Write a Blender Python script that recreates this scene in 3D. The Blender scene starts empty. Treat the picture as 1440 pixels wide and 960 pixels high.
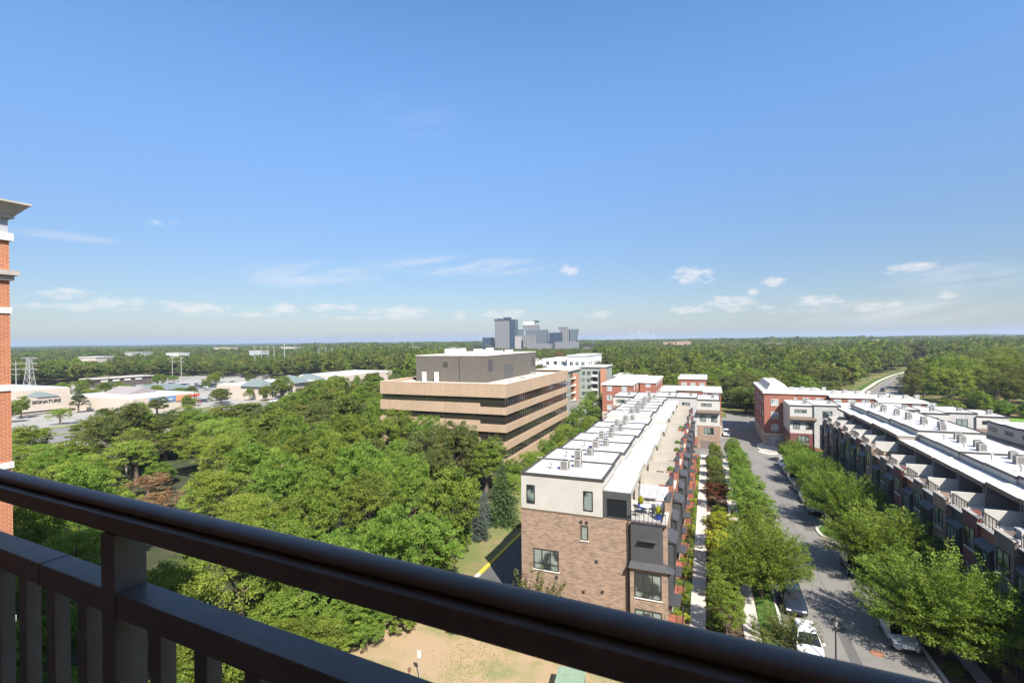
import bpy, bmesh, math, random
import numpy as np
from mathutils import Vector, Matrix
R = math.radians
scene = bpy.context.scene
COL = scene.collection
random.seed(7)

# ------------------------------------------------------------------ terrain
def clamp(a): return max(0.0, min(1.0, a))
def gz(x, y):
    """height of the ground: a long gentle fall down the street, a lower yard in front of the right-hand row"""
    return -2.8*clamp((y-42)/105) - 1.3*clamp((x-17.2)/4.3)*clamp((y+10)/20)

# ------------------------------------------------------------------ helpers
class MB:
    """collects shapes, then links them as ONE mesh object"""
    def __init__(s): s.v = []; s.f = []; s.m = []
    def box(s, x0, x1, y0, y1, z0, z1, m=0, skip=''):
        if x0 > x1: x0, x1 = x1, x0
        if y0 > y1: y0, y1 = y1, y0
        if z0 > z1: z0, z1 = z1, z0
        b = len(s.v)
        s.v += [(x0,y0,z0),(x1,y0,z0),(x1,y1,z0),(x0,y1,z0),(x0,y0,z1),(x1,y0,z1),(x1,y1,z1),(x0,y1,z1)]
        F = {'b':(0,3,2,1),'t':(4,5,6,7),'s':(0,1,5,4),'e':(1,2,6,5),'n':(2,3,7,6),'w':(3,0,4,7)}
        for k, q in F.items():
            if k not in skip: s.f.append(tuple(b+i for i in q)); s.m.append(m)
        return s
    def poly(s, pts, m=0):
        b = len(s.v); s.v += [tuple(p) for p in pts]; s.f.append(tuple(range(b, b+len(pts)))); s.m.append(m); return s
    def prism(s, pts, z0, z1, m=0, mt=None):
        """outline (ccw) raised from z0 to z1"""
        b = len(s.v); n = len(pts)
        s.v += [(p[0],p[1],z0) for p in pts] + [(p[0],p[1],z1) for p in pts]
        for i in range(n):
            j = (i+1) % n; s.f.append((b+i,b+j,b+n+j,b+n+i)); s.m.append(m)
        s.f.append(tuple(b+n+i for i in range(n))); s.m.append(m if mt is None else mt)
        s.f.append(tuple(b+n-1-i for i in range(n))); s.m.append(m)
        return s
    def tube(s, pts, rad, n=8, m=0, cap=True):
        """tapered tube along pts; rad a number or one radius per point"""
        pts = [Vector(p) for p in pts]
        if not hasattr(rad, '__len__'): rad = [rad]*len(pts)
        b = len(s.v)
        for i, p in enumerate(pts):
            d = (pts[min(i+1,len(pts)-1)] - pts[max(i-1,0)]).normalized()
            a = Vector((0,0,1)) if abs(d.z) < .9 else Vector((1,0,0))
            u = d.cross(a).normalized(); w = d.cross(u).normalized()
            for k in range(n):
                t = 2*math.pi*k/n
                s.v.append(tuple(p + (u*math.cos(t) + w*math.sin(t))*rad[i]))
        for i in range(len(pts)-1):
            for k in range(n):
                k2 = (k+1) % n
                s.f.append((b+i*n+k, b+i*n+k2, b+(i+1)*n+k2, b+(i+1)*n+k)); s.m.append(m)
        if cap:
            s.f.append(tuple(b+k for k in range(n))[::-1]); s.m.append(m)
            s.f.append(tuple(b+(len(pts)-1)*n+k for k in range(n))); s.m.append(m)
        return s
    def lathe(s, cx, cy, prof, n=16, m=0):
        """prof: (radius, z) pairs turned about a vertical axis"""
        b = len(s.v)
        for r, z in prof:
            for k in range(n):
                t = 2*math.pi*k/n; s.v.append((cx+r*math.cos(t), cy+r*math.sin(t), z))
        for i in range(len(prof)-1):
            for k in range(n):
                k2 = (k+1) % n
                s.f.append((b+i*n+k, b+i*n+k2, b+(i+1)*n+k2, b+(i+1)*n+k)); s.m.append(m)
        s.f.append(tuple(b+(len(prof)-1)*n+k for k in range(n))); s.m.append(m)
        s.f.append(tuple(b+k for k in range(n))[::-1]); s.m.append(m)
        return s
    def build(s, name, mats, parent=None, loc=None, bevel=0, smooth=False):
        me = bpy.data.meshes.new(name)
        me.from_pydata(s.v, [], s.f); me.update()
        if not isinstance(mats, (list, tuple)): mats = [mats]
        for m in mats: me.materials.append(m)
        if len(mats) > 1: me.polygons.foreach_set('material_index', s.m)
        bm = bmesh.new(); bm.from_mesh(me); bmesh.ops.recalc_face_normals(bm, faces=bm.faces)
        if bevel:
            bmesh.ops.bevel(bm, geom=[e for e in bm.edges if len(e.link_faces)==2 and e.calc_face_angle(0) > .5], offset=bevel, segments=2, profile=.6, affect='EDGES')
        bm.to_mesh(me); bm.free()
        if smooth: me.polygons.foreach_set('use_smooth', [True]*len(me.polygons))
        o = bpy.data.objects.new(name, me); COL.objects.link(o)
        if parent: o.parent = parent
        if loc: o.location = loc
        return o

def tag(o, label, cat, group=None):
    o['label'] = label; o['category'] = cat
    if group: o['group'] = group
    return o
def thing(name, label, cat, loc=(0,0,0), rz=0, group=None, scale=None):
    o = bpy.data.objects.new(name, None); COL.objects.link(o); o.empty_display_size = .3
    o.location = loc; o.rotation_euler = (0,0,rz)
    if scale: o.scale = scale
    return tag(o, label, cat, group)
def structure(o, kind='structure'): o['kind'] = kind; return o
KIDS = {}
def kids(o):
    return [c for c in bpy.data.objects if c.parent == o]
def copy_tree(root, parent=None, tree=None):
    tree = tree or snapshot(root)
    o, ch = tree
    c = o.copy(); COL.objects.link(c)
    if parent: c.parent = parent
    for t in ch: copy_tree(None, c, t)
    return c
def snapshot(o): return (o, [snapshot(c) for c in o.children])

# ------------------------------------------------------------------ materials
MAT = {}
def mat(name, base=(.5,.5,.5), rough=.7, metal=0, spec=.3, noise=None, bump=None, fn=None):
    """principled material; noise=(scale, amount) mottles the base colour; fn may rewire"""
    if name in MAT: return MAT[name]
    m = bpy.data.materials.new(name); m.use_nodes = True; MAT[name] = m
    nt = m.node_tree; b = nt.nodes['Principled BSDF']
    b.inputs['Base Color'].default_value = (*base, 1); b.inputs['Roughness'].default_value = rough
    b.inputs['Metallic'].default_value = metal; b.inputs['Specular IOR Level'].default_value = spec
    if noise or bump:
        g = nt.nodes.new('ShaderNodeNewGeometry')
    if noise:
        n = nt.nodes.new('ShaderNodeTexNoise'); n.inputs['Scale'].default_value = noise[0]; n.inputs['Detail'].default_value = 6
        nt.links.new(g.outputs['Position'], n.inputs['Vector'])
        mr = nt.nodes.new('ShaderNodeMapRange'); mr.inputs[1].default_value = .3; mr.inputs[2].default_value = .7
        mr.inputs[3].default_value = 1-noise[1]; mr.inputs[4].default_value = 1+noise[1]
        nt.links.new(n.outputs['Fac'], mr.inputs[0])
        vm = nt.nodes.new('ShaderNodeVectorMath'); vm.operation = 'SCALE'; vm.inputs[0].default_value = base
        nt.links.new(mr.outputs[0], vm.inputs['Scale']); nt.links.new(vm.outputs[0], b.inputs['Base Color'])
    if bump:
        n2 = nt.nodes.new('ShaderNodeTexNoise'); n2.inputs['Scale'].default_value = bump[0]; n2.inputs['Detail'].default_value = 4
        nt.links.new(g.outputs['Position'], n2.inputs['Vector'])
        bp = nt.nodes.new('ShaderNodeBump'); bp.inputs['Distance'].default_value = bump[1]
        nt.links.new(n2.outputs['Fac'], bp.inputs['Height']); nt.links.new(bp.outputs[0], b.inputs['Normal'])
    if fn: fn(nt, b)
    return m
def N(nt, t, **k):
    n = nt.nodes.new(t)
    for a, v in k.items():
        if a.startswith('i_'): 
            key = a[2:]; n.inputs[int(key) if key.isdigit() else key].default_value = v
        else: setattr(n, a, v)
    return n
def wallvec(nt, sx=1, sz=1):
    """(x+y, z) so that brick courses lie right on walls facing either way"""
    g = N(nt,'ShaderNodeNewGeometry'); s = N(nt,'ShaderNodeSeparateXYZ'); nt.links.new(g.outputs['Position'], s.inputs[0])
    a = N(nt,'ShaderNodeMath', operation='ADD'); nt.links.new(s.outputs[0], a.inputs[0]); nt.links.new(s.outputs[1], a.inputs[1])
    c = N(nt,'ShaderNodeCombineXYZ'); nt.links.new(a.outputs[0], c.inputs[0]); nt.links.new(s.outputs[2], c.inputs[1])
    return c.outputs[0]
def brick(name, c1, c2, mortar, w=.22, h=.075, msize=.012, rough=.85, blotch=.0, bias=0.0, grain=.12):
    def fn(nt, b):
        v = wallvec(nt)
        t = N(nt,'ShaderNodeTexBrick', offset=.5); t.inputs['Scale'].default_value = 1
        t.inputs['Color1'].default_value = (*c1,1); t.inputs['Color2'].default_value = (*c2,1); t.inputs['Mortar'].default_value = (*mortar,1)
        t.inputs['Mortar Size'].default_value = msize; t.inputs['Mortar Smooth'].default_value = .2; t.inputs['Bias'].default_value = bias
        t.inputs['Brick Width'].default_value = w; t.inputs['Row Height'].default_value = h
        nt.links.new(v, t.inputs['Vector'])
        n = N(nt,'ShaderNodeTexNoise'); n.inputs['Scale'].default_value = 1.1; n.inputs['Detail'].default_value = 8; n.inputs['Roughness'].default_value = .7
        nt.links.new(v, n.inputs['Vector'])
        mr = N(nt,'ShaderNodeMapRange'); mr.inputs[1].default_value=.3; mr.inputs[2].default_value=.7; mr.inputs[3].default_value=1-grain; mr.inputs[4].default_value=1+grain
        nt.links.new(n.outputs['Fac'], mr.inputs[0])
        vm = N(nt,'ShaderNodeVectorMath', operation='SCALE'); nt.links.new(t.outputs['Color'], vm.inputs[0]); nt.links.new(mr.outputs[0], vm.inputs['Scale'])
        nt.links.new(vm.outputs[0], b.inputs['Base Color'])
        bp = N(nt,'ShaderNodeBump'); bp.inputs['Distance'].default_value = .01; bp.invert = True
        nt.links.new(t.outputs['Fac'], bp.inputs['Height']); nt.links.new(bp.outputs[0], b.inputs['Normal'])
    return mat(name, c1, rough, fn=fn)
def lap(name, base, pitch=.18, depth=.55, rough=.6, vertical=False):
    """boards: a thin darker joint every pitch metres"""
    def fn(nt, b):
        g = N(nt,'ShaderNodeNewGeometry'); s = N(nt,'ShaderNodeSeparateXYZ'); nt.links.new(g.outputs['Position'], s.inputs[0])
        if vertical:
            a = N(nt,'ShaderNodeMath', operation='ADD'); nt.links.new(s.outputs[0], a.inputs[0]); nt.links.new(s.outputs[1], a.inputs[1]); z = a.outputs[0]
        else: z = s.outputs[2]
        d = N(nt,'ShaderNodeMath', operation='DIVIDE'); nt.links.new(z, d.inputs[0]); d.inputs[1].default_value = pitch
        fr = N(nt,'ShaderNodeMath', operation='FRACT'); nt.links.new(d.outputs[0], fr.inputs[0])
        lt = N(nt,'ShaderNodeMath', operation='LESS_THAN'); nt.links.new(fr.outputs[0], lt.inputs[0]); lt.inputs[1].default_value = .12
        n = N(nt,'ShaderNodeTexNoise'); n.inputs['Scale'].default_value = .9; n.inputs['Detail'].default_value = 8; nt.links.new(g.outputs['Position'], n.inputs['Vector'])
        mr = N(nt,'ShaderNodeMapRange'); mr.inputs[1].default_value=.3; mr.inputs[2].default_value=.7; mr.inputs[3].default_value=.92; mr.inputs[4].default_value=1.06
        nt.links.new(n.outputs['Fac'], mr.inputs[0])
        k = N(nt,'ShaderNodeMath', operation='MULTIPLY_ADD'); nt.links.new(lt.outputs[0], k.inputs[0]); k.inputs[1].default_value = -(1-depth); nt.links.new(mr.outputs[0], k.inputs[2])
        vm = N(nt,'ShaderNodeVectorMath', operation='SCALE'); vm.inputs[0].default_value = base; nt.links.new(k.outputs[0], vm.inputs['Scale'])
        nt.links.new(vm.outputs[0], b.inputs['Base Color'])
        bp = N(nt,'ShaderNodeBump'); bp.inputs['Distance'].default_value = .02; nt.links.new(fr.outputs[0], bp.inputs['Height']); nt.links.new(bp.outputs[0], b.inputs['Normal'])
    return mat(name, base, rough, fn=fn)
def stained(name, base, stain, scale=.25, amount=.5, rough=.8, fine=4.0):
    def fn(nt, b):
        g = N(nt,'ShaderNodeNewGeometry')
        n = N(nt,'ShaderNodeTexNoise'); n.inputs['Scale'].default_value = scale; n.inputs['Detail'].default_value = 10; n.inputs['Roughness'].default_value=.65
        nt.links.new(g.outputs['Position'], n.inputs['Vector'])
        r = N(nt,'ShaderNodeMapRange'); r.inputs[1].default_value=.48; r.inputs[2].default_value=.72; r.inputs[3].default_value=0; r.inputs[4].default_value=amount
        nt.links.new(n.outputs['Fac'], r.inputs[0])
        n2 = N(nt,'ShaderNodeTexNoise'); n2.inputs['Scale'].default_value = fine; n2.inputs['Detail'].default_value = 6; nt.links.new(g.outputs['Position'], n2.inputs['Vector'])
        r2 = N(nt,'ShaderNodeMapRange'); r2.inputs[1].default_value=.3; r2.inputs[2].default_value=.7; r2.inputs[3].default_value=.93; r2.inputs[4].default_value=1.05
        nt.links.new(n2.outputs['Fac'], r2.inputs[0])
        mx = N(nt,'ShaderNodeMix', data_type='RGBA'); mx.inputs[6].default_value=(*base,1); mx.inputs[7].default_value=(*stain,1); nt.links.new(r.outputs[0], mx.inputs[0])
        vm = N(nt,'ShaderNodeVectorMath', operation='SCALE'); nt.links.new(mx.outputs[2], vm.inputs[0]); nt.links.new(r2.outputs[0], vm.inputs['Scale'])
        nt.links.new(vm.outputs[0], b.inputs['Base Color'])
    return mat(name, base, rough, fn=fn)

def membrane(name, base, stain):
    m = stained(name, base, stain, .3, .6, .6); nt = m.node_tree; b = nt.nodes['Principled BSDF']; src = b.inputs['Base Color'].links[0].from_socket
    g = N(nt,'ShaderNodeNewGeometry'); t = N(nt,'ShaderNodeTexBrick', offset=.37); t.inputs['Scale'].default_value=1; t.inputs['Brick Width'].default_value=5.2; t.inputs['Row Height'].default_value=1.83; t.inputs['Mortar Size'].default_value=.03
    t.inputs['Color1'].default_value=(1,1,1,1); t.inputs['Color2'].default_value=(.95,.945,.94,1); t.inputs['Mortar'].default_value=(.80,.78,.75,1); nt.links.new(g.outputs['Position'], t.inputs['Vector'])
    n = N(nt,'ShaderNodeTexNoise'); n.inputs['Scale'].default_value=.55; n.inputs['Detail'].default_value=3; nt.links.new(g.outputs['Position'], n.inputs['Vector'])
    r = N(nt,'ShaderNodeMapRange'); r.inputs[1].default_value=.60; r.inputs[2].default_value=.66; r.inputs[3].default_value=1; r.inputs[4].default_value=.86; nt.links.new(n.outputs['Fac'], r.inputs[0])
    v1 = N(nt,'ShaderNodeVectorMath', operation='MULTIPLY'); nt.links.new(src, v1.inputs[0]); nt.links.new(t.outputs['Color'], v1.inputs[1])
    v2 = N(nt,'ShaderNodeVectorMath', operation='SCALE'); nt.links.new(v1.outputs[0], v2.inputs[0]); nt.links.new(r.outputs[0], v2.inputs['Scale']); nt.links.new(v2.outputs[0], b.inputs['Base Color']); return m
def panelled(name, base, stain):
    m = stained(name, base, stain, .15, .5, .85, 2); nt = m.node_tree; b = nt.nodes['Principled BSDF']; src = b.inputs['Base Color'].links[0].from_socket
    t = N(nt,'ShaderNodeTexBrick', offset=0); t.inputs['Scale'].default_value=1; t.inputs['Brick Width'].default_value=3.72; t.inputs['Row Height'].default_value=40; t.inputs['Mortar Size'].default_value=.035
    t.inputs['Color1'].default_value=(1,1,1,1); t.inputs['Color2'].default_value=(.93,.93,.93,1); t.inputs['Mortar'].default_value=(.62,.60,.58,1); nt.links.new(wallvec(nt), t.inputs['Vector'])
    g = N(nt,'ShaderNodeNewGeometry'); mp_ = N(nt,'ShaderNodeMapping'); mp_.inputs['Scale'].default_value=(2.2,2.2,.12); nt.links.new(g.outputs['Position'], mp_.inputs['Vector'])
    n = N(nt,'ShaderNodeTexNoise'); n.inputs['Scale'].default_value=1; n.inputs['Detail'].default_value=6; nt.links.new(mp_.outputs[0], n.inputs['Vector'])
    r = N(nt,'ShaderNodeMapRange'); r.inputs[1].default_value=.55; r.inputs[2].default_value=.75; r.inputs[3].default_value=1; r.inputs[4].default_value=.82; nt.links.new(n.outputs['Fac'], r.inputs[0])
    v1 = N(nt,'ShaderNodeVectorMath', operation='MULTIPLY'); nt.links.new(src, v1.inputs[0]); nt.links.new(t.outputs['Color'], v1.inputs[1])
    v2 = N(nt,'ShaderNodeVectorMath', operation='SCALE'); nt.links.new(v1.outputs[0], v2.inputs[0]); nt.links.new(r.outputs[0], v2.inputs['Scale']); nt.links.new(v2.outputs[0], b.inputs['Base Color']); return m
M = dict(
 roof   = membrane('white_roof_membrane', (.57,.56,.54), (.42,.38,.33)),
 cope   = mat('dark_coping', (.055,.05,.045), .5),
 siding = lap('light_siding', (.44,.425,.395), .2, .72),
 siding_w = lap('pale_siding', (.50,.475,.425), .2, .78),
 siding_g = lap('beige_siding', (.43,.39,.33), .26, .7),
 darkside = lap('charcoal_siding', (.075,.075,.078), .2, .6),
 brownb = brick('brown_brick', (.325,.22,.152), (.168,.115,.083), (.26,.215,.175), w=.40, h=.12, msize=.012, bias=-.25, grain=.16),
 redb   = brick('red_brick', (.33,.11,.065), (.25,.08,.05), (.33,.22,.17), w=.24, h=.08, msize=.008),
 darkb  = brick('dark_red_brick', (.20,.062,.05), (.13,.045,.04), (.2,.15,.13), w=.24, h=.08, msize=.008),
 greyb  = brick('grey_brown_brick', (.20,.155,.13), (.12,.095,.08), (.2,.17,.15), w=.3, h=.1, msize=.01),
 tower  = brick('orange_red_brick', (.50,.155,.055), (.40,.115,.045), (.50,.33,.24), w=.215, h=.078, msize=.011, grain=.08),
 stone  = mat('cast_stone', (.62,.58,.52), .8, noise=(3,.08)),
 cornice= mat('cornice_stone', (.40,.36,.31), .8, noise=(2,.1)),
 greyp  = mat('grey_panel', (.36,.37,.38), .7, noise=(2,.06)),
 metal  = mat('dark_window_metal', (.03,.03,.032), .4),
 bronze = stained('bronze_metal', (.112,.104,.095), (.18,.17,.157), 9, .5, .45, 90),
 seam   = lap('dark_seamed_metal', (.065,.063,.066), .4, .7, .5, vertical=True),
 brownroof = mat('brown_metal_roof', (.13,.095,.07), .5, noise=(2,.1)),
 asphalt= stained('asphalt', (.185,.172,.155), (.135,.124,.112), .22, .8, .9, 9),
 asphalt_d= stained('fresh_asphalt', (.10,.097,.093), (.075,.073,.07), .3, .7, .9, 9),
 concrete = stained('concrete', (.50,.45,.39), (.36,.32,.27), .6, .6, .85, 7),
 kerb   = stained('kerb_concrete', (.52,.48,.42), (.36,.33,.29), 1.2, .6, .85, 7),
 yellow = mat('yellow_paint', (.56,.40,.05), .6, noise=(5,.15)),
 white  = mat('white_paint', (.55,.55,.53), .6, noise=(3,.1)),
 line   = mat('road_line_paint', (.36,.35,.33), .8, noise=(3,.2)),
 tan    = panelled('tan_precast', (.41,.29,.19), (.31,.225,.15)),
 louver = lap('grey_brown_ribbed_metal', (.125,.11,.09), .45, .75, .55, vertical=True),
 bark   = mat('bark', (.13,.10,.075), .95, noise=(8,.3)),
 deadbark = mat('grey_dead_bark', (.34,.30,.25), .95, noise=(6,.2)),
 steel  = mat('galvanised_steel', (.30,.30,.29), .6, noise=(3,.1)),
 acgrey = mat('condenser_paint', (.33,.315,.29), .5, noise=(9,.08)),
 blackplastic = mat('black_plastic', (.015,.015,.016), .5),
)
def glass(name, tint, rough=.06, blind=None, mirror=.5):
    """window pane seen by day: dark or blind-backed, with a sharp reflection on top"""
    def fn(nt, b):
        b.inputs['Specular IOR Level'].default_value = mirror
        b.inputs['Coat Weight'].default_value = .6; b.inputs['Coat Roughness'].default_value = .03
        if blind:
            g = N(nt,'ShaderNodeNewGeometry'); s = N(nt,'ShaderNodeSeparateXYZ'); nt.links.new(g.outputs['Position'], s.inputs[0])
            d = N(nt,'ShaderNodeMath', operation='MULTIPLY'); nt.links.new(s.outputs[2], d.inputs[0]); d.inputs[1].default_value = 11
            fr = N(nt,'ShaderNodeMath', operation='FRACT'); nt.links.new(d.outputs[0], fr.inputs[0])
            n = N(nt,'ShaderNodeTexNoise'); n.inputs['Scale'].default_value = .55; nt.links.new(g.outputs['Position'], n.inputs['Vector'])
            r = N(nt,'ShaderNodeMapRange'); r.inputs[1].default_value=.42; r.inputs[2].default_value=.5; nt.links.new(n.outputs['Fac'], r.inputs[0])
            k = N(nt,'ShaderNodeMath', operation='MULTIPLY_ADD'); nt.links.new(fr.outputs[0], k.inputs[0]); k.inputs[1].default_value=.3; k.inputs[2].default_value=.75
            vm = N(nt,'ShaderNodeVectorMath', operation='SCALE'); vm.inputs[0].default_value = blind; nt.links.new(k.outputs[0], vm.inputs['Scale'])
            mx = N(nt,'ShaderNodeMix', data_type='RGBA'); mx.inputs[6].default_value=(*tint,1); nt.links.new(vm.outputs[0], mx.inputs[7]); nt.links.new(r.outputs[0], mx.inputs[0])
            nt.links.new(mx.outputs[2], b.inputs['Base Color'])
    return mat(name, tint, rough, fn=fn)
M['pane'] = glass('window_glass_with_blinds', (.02,.028,.03), blind=(.22,.26,.23))
M['dark_pane'] = glass('dark_window_glass', (.015,.018,.02))
M['office_pane'] = glass('office_glass', (.030,.026,.018), .1, mirror=.8)
M['white_pane'] = glass('pale_window_glass', (.10,.12,.12), .1, blind=(.42,.46,.44))
M['car_glass'] = glass('car_glass', (.012,.014,.016), .04)

# a window: frame in the wall's plane, its pane a sub-part. axis 'x': wall faces -x/+x (spans y); 'y': wall faces -y/+y (spans x)
def window(parent, axis, p, a0, a1, z0, z1, out, cols=3, low=0.0, fm=None, pm=None, name='window', sill=None, fw=.07, rows=0):
    """p: plane coordinate of the wall, out: +1/-1 the way it faces, low: height of a lower row of lights"""
    fm = fm or M['metal']; pm = pm or M['pane']; f = MB(); g = MB()
    def put(mb, b0, b1, c0, c1, d0, d1):
        q0, q1 = p+out*d0, p+out*d1
        if axis == 'x': mb.box(q0, q1, b0, b1, c0, c1)
        else: mb.box(b0, b1, q0, q1, c0, c1)
    put(g, a0+.01, a1-.01, z0+.01, z1-.01, -.02, .012)
    put(f, a0, a0+fw, z0, z1, -.02, .06); put(f, a1-fw, a1, z0, z1, -.02, .06)
    put(f, a0+fw, a1-fw, z1-fw, z1, -.02, .06); put(f, a0+fw, a1-fw, z0, z0+fw, -.02, .06)
    for c in range(1, cols):
        x = a0 + (a1-a0)*c/cols; put(f, x-fw*.6, x+fw*.6, z0+fw, z1-fw, -.02, .05)
    if low: put(f, a0+fw, a1-fw, z0+low-.035, z0+low+.035, -.02, .045)
    for r in range(1, rows+1):
        z = z0 + (z1-z0)*r/(rows+1); put(f, a0+fw, a1-fw, z-.02, z+.02, -.02, .04)
    fo = f.build(name, fm, parent); go = g.build('pane', pm, fo)
    if sill:
        s = MB(); put(s, a0-.06, a1+.06, z0-.1, z0-.003, -.02, .09); s.build('sill', sill, fo)
    return fo
# ------------------------------------------------------------------ ground
def cuts(a, b, brk, step=None):
    s = {a, b} | {k for k in brk if a < k < b}
    if step:
        n = max(1, int((b-a)/step)); s |= {a+(b-a)*i/n for i in range(n+1)}
    return sorted(s)
XB = (-10, 17.2, 21.5); YB = (-10, 10, 42, 147)
def sheet(name, x0, x1, y0, y1, dz, m, shear=0, th=0):
    """a strip laid on the terrain, dz above it; th: give it a vertical edge of that height"""
    xs = cuts(x0, x1, XB); ys = cuts(y0, y1, YB, 12)
    mb = MB(); idx = {}
    for i, x in enumerate(xs):
        for j, y in enumerate(ys):
            idx[i,j] = len(mb.v); xx = x + shear*(y-y0); mb.v.append((xx, y, gz(xx,y)+dz))
    for i in range(len(xs)-1):
        for j in range(len(ys)-1):
            mb.f.append((idx[i,j], idx[i+1,j], idx[i+1,j+1], idx[i,j+1])); mb.m.append(0)
    if th:
        ring = [idx[i,0] for i in range(len(xs))] + [idx[len(xs)-1,j] for j in range(1,len(ys))] + [idx[i,len(ys)-1] for i in range(len(xs)-2,-1,-1)] + [idx[0,j] for j in range(len(ys)-2,0,-1)]
        low = []
        for k in ring: low.append(len(mb.v)); v = mb.v[k]; mb.v.append((v[0],v[1],v[2]-th))
        for k in range(len(ring)):
            k2 = (k+1) % len(ring); mb.f.append((ring[k], low[k], low[k2], ring[k2])); mb.m.append(0)
    return structure(mb.build(name, m))
def patch(name, pts, dz, m, clip=None):
    """free outline on level ground"""
    mb = MB(); mb.poly([(x, y, gz(x,y)+dz) for x, y in pts]); return structure(mb.build(name, m))

def ground_mat():
    def fn(nt, b):
        g = N(nt,'ShaderNodeNewGeometry')
        def nz(sc, d=8, r=.6):
            n = N(nt,'ShaderNodeTexNoise'); n.inputs['Scale'].default_value=sc; n.inputs['Detail'].default_value=d; n.inputs['Roughness'].default_value=r
            nt.links.new(g.outputs['Position'], n.inputs['Vector']); return n.outputs['Fac']
        def rng(o, a, c):
            r = N(nt,'ShaderNodeMapRange'); r.inputs[1].default_value=a; r.inputs[2].default_value=c; nt.links.new(o, r.inputs[0]); return r.outputs[0]
        def mix(f, a, c):
            x = N(nt,'ShaderNodeMix', data_type='RGBA'); nt.links.new(f, x.inputs[0])
            for k, q in ((6,a),(7,c)):
                if isinstance(q, tuple): x.inputs[k].default_value=(*q,1)
                else: nt.links.new(q, x.inputs[k])
            return x.outputs[2]
        grass = mix(rng(nz(3.5),.35,.65), (.045,.085,.018), (.10,.14,.035))
        dry = mix(rng(nz(6),.3,.7), (.22,.15,.08), (.30,.20,.11))
        c = mix(rng(nz(.16,6),.45,.62), grass, dry)
        nt.links.new(c, b.inputs['Base Color'])
        bp = N(nt,'ShaderNodeBump'); bp.inputs['Distance'].default_value=.08; nt.links.new(nz(7,10,.8), bp.inputs['Height']); nt.links.new(bp.outputs[0], b.inputs['Normal'])
    return mat('grass_and_earth', (.08,.1,.03), .95, spec=.1, fn=fn)
GM = ground_mat()
def big():
    xs = sorted({-13000,-6000,-2500,-900,-300,-100,-40,-10,17.2,21.5,60,200,800,2500,6000,13000})
    ys = sorted({-400,-100,-10,10,42,80,147,300,900,2500,6000,13000})
    mb = MB()
    for y in ys:
        for x in xs: mb.v.append((x,y,gz(x,y)))
    n = len(xs)
    for j in range(len(ys)-1):
        for i in range(n-1): mb.f.append((j*n+i, j*n+i+1, (j+1)*n+i+1, (j+1)*n+i)); mb.m.append(0)
    return structure(mb.build('ground', GM))
big()
# the street and what runs beside it
sheet('street', 6.0, 16.0, 14, 200, .016, M['asphalt'])
sheet('kerb', 5.75, 5.98, 14, 122, .15, M['kerb'], th=.2)
sheet('kerb', 16.02, 16.25, 14, 127, .15, M['kerb'], th=.2)
sheet('sidewalk', 18.5, 19.9, 14, 126, .05, M['concrete'])
sheet('sidewalk', -1.75, -.4, 20, 125, .06, M['concrete'])
sheet('sidewalk', 2.7, 4.0, 20, 125, .06, M['concrete'])
for y in (36.5, 58, 79, 100.5): sheet('footpath', -.38, 2.68, y, y+1.5, .055, M['concrete'])
lawn = mat('lawn_grass', (.06,.11,.022), .95, spec=.1, noise=(2.5,.45), bump=(20,.05))
mulch = mat('mulch', (.09,.06,.04), .95, spec=.1, noise=(6,.4), bump=(14,.06))
sheet('verge', 4.02, 5.73, 14, 122, .10, lawn, th=.15)
sheet('verge', 16.27, 18.48, 14, 126, .08, mulch, th=.12)
sheet('planting_bed', -.38, 2.68, 38.1, 57.9, .03, mulch)
sheet('planting_bed', -.38, 2.68, 59.6, 78.9, .03, mulch)
sheet('planting_bed', -.38, 2.68, 80.6, 100.4, .03, mulch)
sheet('planting_bed', -.38, 2.68, 102.1, 123, .03, mulch)
sheet('yard', 19.92, 22.2, 14, 126, .03, mulch)
# kerb build-out with a yellow edge on the right of the street
def blob(cx, cy, a, b, n=20):
    return [(cx+a*math.cos(2*math.pi*k/n), cy+b*math.sin(2*math.pi*k/n)) for k in range(n)]
def island(name, pts, h, mside, mtop):
    mb = MB(); n = len(pts)
    mb.v += [(x,y,gz(x,y)) for x,y in pts] + [(x,y,gz(x,y)+h) for x,y in pts]
    for i in range(n): mb.f.append((i,(i+1)%n,n+(i+1)%n,n+i)); mb.m.append(0)
    mb.f.append(tuple(range(n,2*n))); mb.m.append(1)
    return structure(mb.build(name, [mside, mtop]))
def buildout(y0, y1):
    pts = [(16.0,y0),(16.0,y1)] + [(16-2.5*math.sin(t), y1-2.5-(y1-y0-5)*k/6.0) for k,t in enumerate([.35,1.1,1.57,1.57,1.57,1.1,.35])]
    island('kerb_extension', pts[::-1], .15, M['yellow'], M['kerb'])
    ins = [(16.0,y0+.9),(16.0,y1-.9)] + [(16-2.1*math.sin(t), y1-2.9-(y1-y0-5.8)*k/6.0) for k,t in enumerate([.35,1.1,1.57,1.57,1.57,1.1,.35])]
    o = island('planting_bed', ins[::-1], .165, mulch, lawn)
buildout(71.5, 82.5); buildout(124, 131)
# alley behind the left row
sheet('alley', -23.3, -16.9, 42, 200, .016, M['asphalt_d'])
sheet('kerb', -23.75, -23.32, 48.6, 150, .16, M['yellow'], th=.2)
sheet('grass_bank', -34, -23.78, 42.1, 150, .04, stained('dry_lawn', (.135,.155,.05), (.27,.18,.10), .22, .9, .95, 5))
# front lawn below the balcony
mb = MB()
pl = stained('patchy_lawn', (.33,.235,.14), (.12,.165,.045), .21, 1.0, .95, 6)
sheet('lawn', -32, -1.9, 22, 42, .02, pl)
sheet('kerb', -23.75, -23.32, 42, 48.58, .16, M['kerb'], th=.2)
sheet('forest_floor', -144, -34.1, 5, 190, .015, stained('forest_floor', (.035,.045,.018), (.085,.07,.035), .3, 1.0, .95, 4))
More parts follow.
